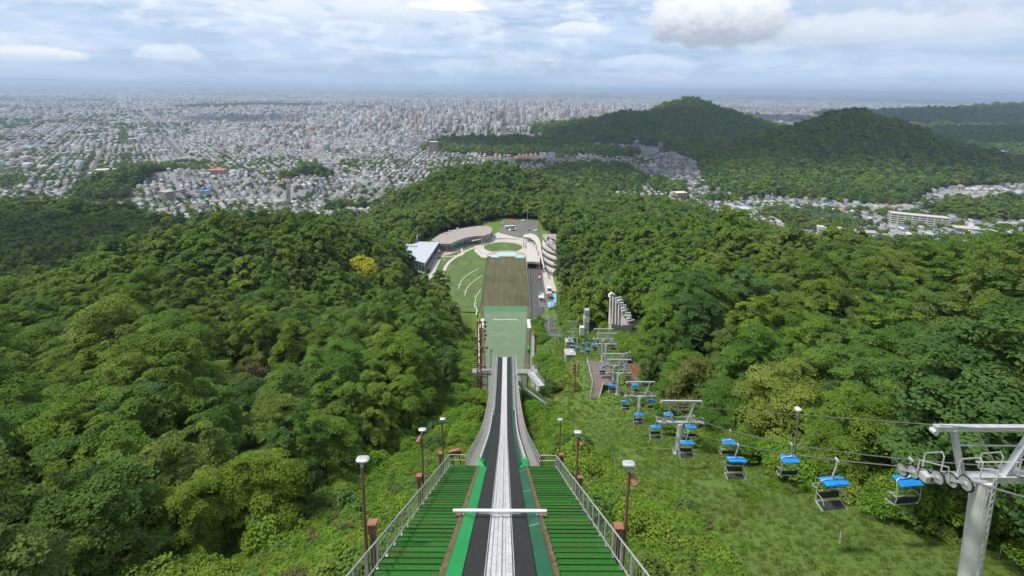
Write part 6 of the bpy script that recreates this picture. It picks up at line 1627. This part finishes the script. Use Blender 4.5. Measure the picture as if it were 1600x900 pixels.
# low white wall of the plaza, flag poles
b_ = [tuple(PZ(px, py, Z0)) for px, py in ((752,380),(760,376.5),(772,374.5),(790,373.5),(806,374.5),(816,377))]
fence_run(b_, 1.3, 'curved white balustrade along the back of the oval lawn', 'balustrade', 'balustrade', M_WHITE, 2.5, infill=M_WHITE)
for i, (px, py) in enumerate(((781,372),(792,372),(800,372),(808,372),(788,388))):
    q = PZ(px, py, Z0); o = empty('flagpole', q); tag(o, 'bare white flagpole on the plaza behind the oval lawn' if i < 4 else 'bare white flagpole standing in the oval lawn', 'flagpole', 'flagpoles on the plaza'); b = MB(); b.tube([(0, 0, 0), (0, 0, 9)], [.11, .06], M_WHITE, 6); b.build('pole', o); b = MB(); b.tube([(0, 0, -.1), (0, 0, .4)], .3, M_CONC, 8); b.build('base', o)
q = PZ(824, 345, Z0); o = empty('radio_mast', q); tag(o, 'thin grey mast behind the car park', 'mast'); b = MB(); b.tube([(0, 0, 0), (0, 0, 13)], [.25, .12], M_STEEL, 6); b.build('pole', o); b = MB(); b.box((0, 0, 11.5), (1.2, .3, 1.2), M_STEEL); b.build('aerial', o)
# ------------------------------------------------------------------ landmark buildings of the valley and the near town
def block_at(px, py, w, l, h, yaw, wall, roof, label, name='school_building', z=None, wings=(), flat=True):
    p = plain_pt(px, py); o = building(name, label, p); o.rotation_euler = (0, 0, yaw); o['category'] = 'building'
    b = MB(); b.box((0, 0, h/2-2), (w, l, h+4), wall); 
    for (cx, cy, ww, ll, hh) in wings: b.box((cx, cy, hh/2-2), (ww, ll, hh+4), wall)
    b.build('wall', o)
    b = MB(); b.box((0, 0, h+.25), (w+.8, l+.8, .5), roof)
    for (cx, cy, ww, ll, hh) in wings: b.box((cx, cy, hh+.25), (ww+.8, ll+.8, .5), roof)
    b.build('roof', o); n = int(h/3.4)
    for f in range(n):
        for s_ in (-1, 1):
            k_ = max(1, int(w/9))
            for i in range(k_): b = MB(); b.box((-w/2+w*(i+.5)/k_, s_*(l/2+.02), 1.9+3.4*f), (w/k_*.84, .12, 1.5), M_GLASS); b.build('window', o)
            b = MB(); b.box((s_*(w/2+.02), 0, 1.9+3.4*f), (.12, l*.8, 1.5), M_GLASS); b.build('window', o)
M_CRW = pbr('cream_wall', (.62, .60, .53), .8, 0, .08, .15, 0, ((.42, .40, .36), .4), coord='World')
M_PINK = pbr('pink_wall', (.52, .33, .25), .8, 0, .1, .15, coord='World')
M_ORR = pbr('orange_roof', (.42, .17, .09), .8, 0, .15, .1, coord='World')
M_BLR = pbr('blue_roof', (.07, .22, .48), .6, 0, .1, .2, coord='World')
M_GRF = pbr('grey_roof', (.33, .33, .335), .8, 0, .15, .15, coord='World')
block_at(1432, 352, 74, 15, 17, R(-24), M_CRW, M_PALE, 'long cream school building with rows of windows on the valley floor', wings=((-22, 14, 16, 22, 13), (30, 4, 22, 12, 10)))
block_at(1300, 366, 40, 13, 10, R(-20), M_WHITE, M_PALE, 'long white low building in front of the valley sports ground', 'long_hall')
block_at(1352, 371, 28, 15, 9, R(-12), M_CONC, M_GRF, 'grey-walled low building between the white hall and the school', 'long_hall')
block_at(1515, 364, 44, 16, 8, R(-14), M_WHITE, M_PALE, 'white flat-roofed gymnasium right of the school', 'gymnasium')
block_at(1193, 322, 36, 15, 8, R(30), M_CONC, M_GRF, 'grey valley hall with a ribbed roof near the sports ground', 'long_hall')
block_at(1062, 310, 26, 16, 14, R(14), M_PINK, M_CRW, 'pinkish apartment building at the left end of the valley houses', 'apartment_building')
block_at(225, 347, 62, 22, 9, R(14), M_TAN, M_ORR, 'long low building with an orange roof at the foot of the left ridge', 'orange_hall', wings=((-30, 18, 22, 20, 8),))
block_at(318, 303, 22, 16, 7, R(10), M_WHITE, M_BLR, 'small hall with a bright blue roof beyond the left ridge', 'blue_hall')
block_at(262, 312, 26, 18, 17, R(-30), M_TAN, M_GRF, 'brownish mid-rise block beside the small wooded hill', 'apartment_building')
block_at(180, 272, 76, 18, 13, R(20), M_CRW, M_CRW, 'cream school building left of the small wooded hill', wings=((-20, -26, 40, 18, 10),))
block_at(340, 275, 38, 20, 16, R(6), M_PINK, M_ORR, 'reddish apartment building behind the small wooded hill', 'apartment_building')
block_at(820, 251, 110, 22, 8, R(4), M_CRW, M_ORR, 'long hall with an orange-red roof at the edge of the far woods', 'orange_hall', wings=((-110, 8, 60, 20, 8), (10, 34, 60, 26, 10)))
block_at(678, 240, 26, 20, 42, R(-6), M_TAN, M_CRW, 'tall tan apartment tower at the left tip of the far woods', 'apartment_building')
block_at(1003, 240, 40, 18, 14, R(8), M_CRW, M_ORR, 'cream building with a yellowish roof beside the far woods', 'apartment_building')
block_at(1020, 262, 18, 60, 8, R(-25), M_WHITE, M_GRF, 'long grey-roofed hall along the valley road', 'long_hall')
M_PITCH = pbr('sports_ground', (.27, .20, .14), .95, 0, .08, .05, coord='World'); M_NET = pbr('green_net', (.035, .12, .085), .9, 0, .2, .3, coord='World')
def ground_sheet(name, pts, mat, label, up=1.0):
    P_ = [plain_pt(px, py) for px, py in pts]; b = MB(); n = 10; Q = []
    # a sheet draped over the ground, fanned from the middle
    c = np.mean([p[:2] for p in P_], axis=0); m = len(P_); E = []
    for i in range(m):
        for t in range(6): E.append(P_[i][:2]+(P_[(i+1) % m][:2]-P_[i][:2])*t/6)
    V = []
    for r_ in range(n+1):
        for e in E: q = c+(e-c)*r_/n; V.append((float(q[0]), float(q[1]), float(gz(q[0], q[1]))+up))
    L_ = len(E); b.add(V, [(r_*L_+i, (r_+1)*L_+i, (r_+1)*L_+(i+1) % L_, r_*L_+(i+1) % L_) for r_ in range(n) for i in range(L_)], mat); tag(b.build(name), label, kind='structure'); return P_, 0
ground_sheet('sports_ground', [(1225,338),(1250,332),(1348,352),(1330,360)], M_PITCH, 'brown sports ground in the valley')
P_, z = ground_sheet('sports_ground', [(1196,332),(1215,326),(1325,342),(1345,350),(1250,332)], M_LAWN, 'grass strip beside the sports ground', 1.2)
fence_run([tuple(plain_pt(px, py)) for px, py in ((1198,330),(1240,332),(1290,342),(1345,352))], 10, 'tall green netting fence along the sports ground', 'fence', 'net_fence', M_STEEL, 14, infill=M_NET)
ground_sheet('sports_ground', [(225,265),(255,252),(300,258),(306,270),(262,272)], M_LAWN, 'green sports field beyond the small wooded hill')
ground_sheet('sports_ground', [(855,246),(868,240),(900,241),(902,246),(875,249)], M_LAWN, 'green athletics field at the edge of the far woods', 2)
M_TEAL = pbr('teal_seats', (.22, .36, .38), .8, 0, .1, .05, coord='World')
ground_sheet('stadium_bank', [(835,241),(848,237),(866,238),(860,243)], M_TEAL, 'blue-green stadium bank at the far field', 6)
# ------------------------------------------------------------------ shrubs, climbers and grass on the open slopes
def shrub_mesh(seed, n, leaf, Rr, H, mat):
    r = np.random.default_rng(seed); ncl = 14
    a = r.uniform(0, 6.28, ncl); q = Rr*np.sqrt(r.uniform(0, 1, ncl))*.8; cs = np.stack([q*np.cos(a), q*np.sin(a), H*(.35+.5*r.uniform(0, 1, ncl)*(1-q/Rr*.6))], 1)
    ci = r.integers(0, ncl, n); d = r.normal(size=(n, 3)); d[:, 2] = np.abs(d[:, 2])-.2; d /= np.linalg.norm(d, axis=1)[:, None]
    P = cs[ci]+d*np.array([1, 1, .75])*Rr*.38*r.uniform(.6, 1.1, n)[:, None]; P[:, 2] = np.maximum(P[:, 2], .03)
    N = d*.6+np.array([0, 0, .9])+r.normal(size=(n, 3))*.45; N /= np.linalg.norm(N, axis=1)[:, None]
    V, F = leaves(P, N, leaf*r.uniform(.6, 1.3, n), r); me = mesh_np('foliage', V, F, mat)
    ct = r.uniform(.1, .8, ncl); me.attributes.new('tint', 'FLOAT', 'FACE').data.foreach_set('value', np.clip(ct[ci]*.6+r.uniform(0, .4, n), 0, 1).astype(np.float32)); return me
SHR = [shrub_mesh(70+i, 1000, [.10, .12, .085, .13, .11][i], [1.1, 1.3, .9, 1.2, 1.5][i], [.8, .9, .7, 1.2, .55][i], [LEAF_L, LEAF_L, LEAF, LEAF, LEAF_L][i]) for i in range(5)]
BIGS = [shrub_mesh(90+i, 3000, .115, 2.0, 2.2+.3*i, [LEAF_L, LEAF, LEAF_L][i]) for i in range(3)]
DRYS = shrub_mesh(99, 700, .12, 1.2, .7, LEAF_D)
def stem_mesh(seed):
    r = random.Random(seed); b = MB()
    for i in range(5): a = r.uniform(0, 6.28); l = r.uniform(.5, 1); b.tube([(0, 0, -.3), (math.cos(a)*.25*l, math.sin(a)*.25*l, .35*l), (math.cos(a)*.55*l, math.sin(a)*.55*l, .6*l)], [.03, .02, .008], BARK, 5)
    return b.mesh('stems')
STEM = stem_mesh(3); SPROTO = []; ALLS = []
WORDS = ['light green broad-leaved','pale green sprawling','dark green compact','green upright','low creeping light green','tall light green','tall dense green','tall bright green','straw-coloured dry']
def shrub(x, y, kind, s, where):
    me = (SHR+BIGS+[DRYS])[kind]; o = empty('shrub', (x, y, float(gz(x, y))-.05), rng.uniform(0, 6.28)); o.scale = (s, s, s)
    c = link('foliage', me, o); link('stems', STEM, o); tag(o, f'{WORDS[kind]} shrub {where}', 'shrub', 'shrubs '+where); return c
protos = {}
def sw(x, y):
    if x < 0: return 'on the bank outside the left railing' if y < 34 else 'below the left walkway'
    return 'on the bank outside the right railing' if y < 34 else 'below the right walkway'
for kind in range(9):
    for _ in range(9 if kind < 5 else 6):
        side = rng.choice((-1, 1)); y = rng.uniform(11, 72); x = side*rng.uniform(6.0, 13.5 if side < 0 else 12.0)
        if kind >= 5 and side > 0 and kind < 8: x = rng.uniform(6.5, 9.5)
        c = shrub(x, y, kind, rng.uniform(.75, 1.25), sw(x, y)); protos.setdefault(kind, c)
def undergrowth(name, pts, s, kinds, label):
    P = np.c_[pts, gz(pts[:, 0], pts[:, 1])-.05]; v = in_view(P, 300, 330)[0]; return instancer(name, P[v], s[v], [protos[k_] for k_ in kinds], label, .12)
def region(x0, x1, y0, y1, sp, fn):
    x, y = jitter(x0, x1, y0, y1, sp); m = fn(x, y); return np.c_[x, y][m]
XLi = lambda y: np.interp(y, *XL); XRi = lambda y: np.interp(y, *XR)
# creeping plants that bury both banks of the start
pa = region(-26, -4.9, 2, 100, .85, lambda x, y: (x > XLi(y)-5) & (np.abs(x) > 4.9-.7*(y > 30.5)) & (fbm(x, y, 4, 2) > -.55))
pb = region(4.9, 15, 2, 100, .85, lambda x, y: (x < 12.5+2.5*fbm(x, y, 9, 2)-3.5*sstep(25, 55, y)) & (np.abs(x) > 4.9-.7*(y > 30.5)) & (fbm(x, y, 4, 2) > -.5))
und = np.r_[pa, pb]; und = und[rng.random(len(und)) < .93]
undergrowth('creeping_plants', und, rng.uniform(.55, 1.05, len(und)), [0, 1, 2, 3, 4, 0, 1, 8], 'tangle of light green creeping plants on both banks')
pm = region(-36, 46, 2, 300, 1.9, lambda x, y: (((x < XLi(y)+2.0) & (x > XLi(y)-6)) | ((x > XRi(y)-2.2) & (x < XRi(y)+5))) & (np.abs(x) > 5))
undergrowth('margin_shrubs', pm, rng.uniform(.7, 1.35, len(pm)), [2, 3, 5, 6, 7, 3], 'shrubs and saplings along the edge of the woods')
pc = region(-14, 22, 60, 130, 1.5, lambda x, y: (np.abs(x) > 4.5+.045*np.maximum(y-90, 0)*3) & ((x < 0) | (x < 9+1.5*fbm(x, y, 9, 2))) & (x > XLi(y)-4) & (fbm(x, y, 7, 2) > -.35) & ((y < 93) | (np.abs(x) > 9)))
undergrowth('slope_shrubs', pc, rng.uniform(.8, 1.5, len(pc)), [0, 1, 2, 3, 6, 7], 'thick shrubs beside and under the inrun')
pd_ = region(9, 24, 110, 160, 2.2, lambda x, y: (x > 12) & (x < 18) & (fbm(x, y, 16, 2) > -.15))
undergrowth('lower_shrubs', pd_, rng.uniform(.8, 1.6, len(pd_)), [6, 7, 3], 'bushes between the landing and the chairlift')
pe = region(-60, 22, 98, 262, 2.2, lambda x, y: ((x < 0) & (x > XLi(y)-3) & (-x > np.interp(y, [94, 150, 252], [8.5, 11.5, 20])) & (y < 235)) | ((x > 0) & (x > np.interp(y, [94, 150, 252], [10.5, 13.5, 20])) & (x < np.interp(y, [94, 150, 252], [15, 17, 20])) & (y < 165)))
undergrowth('landing_bushes', pe, rng.uniform(.9, 2.0, len(pe)), [6, 7, 3, 2], 'bushes crowding both sides of the landing slope')
pf = region(14, 40, 160, 280, 2.4, lambda x, y: (((x < 20.5) & (x > np.interp(y, [160, 262], [17.5, 18.2])) & (y > 222) & (y < 262)) | (x > XRi(y)-3.5)) & (x < XRi(y)+4))
undergrowth('station_bushes', pf, rng.uniform(1.0, 1.9, len(pf)), [6, 7, 3, 5], 'bushes and saplings round the lower lift towers')
# grass: tufts of blades
def tuft(seed, n, h, mat):
    r = np.random.default_rng(seed); V = []; F = []
    for i in range(n):
        a = r.uniform(0, 6.28); q = .35*math.sqrt(r.uniform()); x, y = q*math.cos(a), q*math.sin(a); b_ = r.uniform(0, 6.28); l = h*r.uniform(.5, 1.2); w = .012; k_ = r.uniform(.5, 1.2)*l
        dx_, dy_ = math.cos(b_), math.sin(b_); b = len(V)
        V += [(x-dy_*w, y+dx_*w, 0), (x+dy_*w, y-dx_*w, 0), (x+dx_*k_*.4+dy_*w, y+dy_*k_*.4-dx_*w, l*.65), (x+dx_*k_, y+dy_*k_, l)]; F.append((b, b+1, b+2, b+3))
    me = mesh_np('blades', V, F, mat); me.attributes.new('tint', 'FLOAT', 'FACE').data.foreach_set('value', r.uniform(0, 1, n).astype(np.float32)); return me
LEAF_G = mat_leaf('grass_blade', [(.12, .23, .028), (.15, .255, .036), (.18, .245, .045), (.13, .235, .030), (.21, .215, .075)], .45)
GT = []
for i, (x, y, h) in enumerate(((15.2, 19.5, .22), (17.0, 25.0, .16), (15.0, 30.0, .27))):
    o = empty('grass_tuft', (x, y, float(gz(x, y))-.02)); tag(o, ['tall tuft of grass on the mown slope left of the nearest chairs', 'short tuft of grass on the mown slope', 'long seeding tuft of grass at the edge of the creepers'][i], 'grass tuft'); GT.append(link('blades', tuft(20+i, 60, h, LEAF_G), o)); link('stems', STEM, o).scale = (.15, .15, .15)
pg = region(4.5, 36, 3, 75, .55, lambda x, y: (x < XRi(y)+1) & (x > 5) & (fbm(x, y, 6, 3) > -.5))
pg2 = region(4.5, 40, 75, 262, 1.15, lambda x, y: (x < XRi(y)+1) & (x > 8))
P = np.r_[pg, pg2]; Pz = np.c_[P, gz(P[:, 0], P[:, 1])-.03]; v = in_view(Pz, 220, 260)[0]; Pz = Pz[v]
instancer('grass', Pz, rng.uniform(.40, .85, len(Pz))*np.where(Pz[:, 1] > 75, 2.0, 1), GT, 'short grass on the lift slope', .1)
pw = region(12, 30, 3, 100, 3.2, lambda x, y: (fbm(x, y, 8, 3) > .12) & (x < XRi(y)-1))
undergrowth('slope_weeds', pw, rng.uniform(.25, .6, len(pw)), [4, 2, 8, 1], 'low weeds scattered over the grass slope')
print('plants', len(und), len(pm), len(pc), len(Pz))
# autumn-yellow and bare-looking trees that stand out in the left woods
SPEC_DONE = []
def special(px, py, d, mat, label, seed, Rr=4.2, H=10, lod=(40, 5000, .42), s=1.0, twigs=False):
    p = SPEC_T[len(SPEC_DONE)]; SPEC_DONE.append(1); g = float(gz(p[0], p[1]))
    o = empty('broadleaf_tree', (p[0], p[1], g-.3)); tag(o, label, 'tree'); o.scale = (s, s, s*1.12); c = link('crown', crown_mesh('crown', mat, Rr, H, lod[0], lod[1], lod[2], seed), o, (0, 0, .4)); link('trunk', TRUNK[seed % 6], o)
special(569, 404, 205, LEAF_Y, 'bright yellow tree standing out on the ridge below the museum', 61, 4.6, 10, (60, 6500, .40), 1.4)
special(400, 500, 122, LEAF_Y, 'thin yellow-leaved tree in the middle of the left woods', 62, 4.6, 10, (46, 3800, .28), 1.3)
special(138, 443, 158, LEAF_Y, 'small yellow-topped tree near the left edge of the woods', 63, 3.0, 10, (24, 2000, .30), 1.1)
special(395, 568, 92, LEAF_D, 'dry brownish half-bare tree in the middle of the left woods', 64, 3.4, 10, (40, 5200, .19), 1.1)
special(1085, 580, 92, LEAF_O, 'olive-brown bushy tree beside the second lift tower', 65, 3.6, 10, (60, 15000, .17), 1.0)

EXPOSURE = 0.34
S.render.engine = 'CYCLES'
S.view_settings.view_transform = 'Standard'; S.view_settings.look = 'None'; S.view_settings.gamma = 1; S.view_settings.exposure = EXPOSURE
S.view_settings.use_curve_mapping = False
c = S.cycles
c.max_bounces = 5; c.diffuse_bounces = 2; c.glossy_bounces = 2; c.transmission_bounces = 3; c.volume_bounces = 0; c.transparent_max_bounces = 6
c.use_denoising = True; c.sample_clamp_indirect = 4
try: c.denoiser = 'OPENIMAGEDENOISE'; c.denoising_input_passes = 'RGB_ALBEDO_NORMAL'
except Exception: pass
c.use_adaptive_sampling = True; c.adaptive_threshold = .02
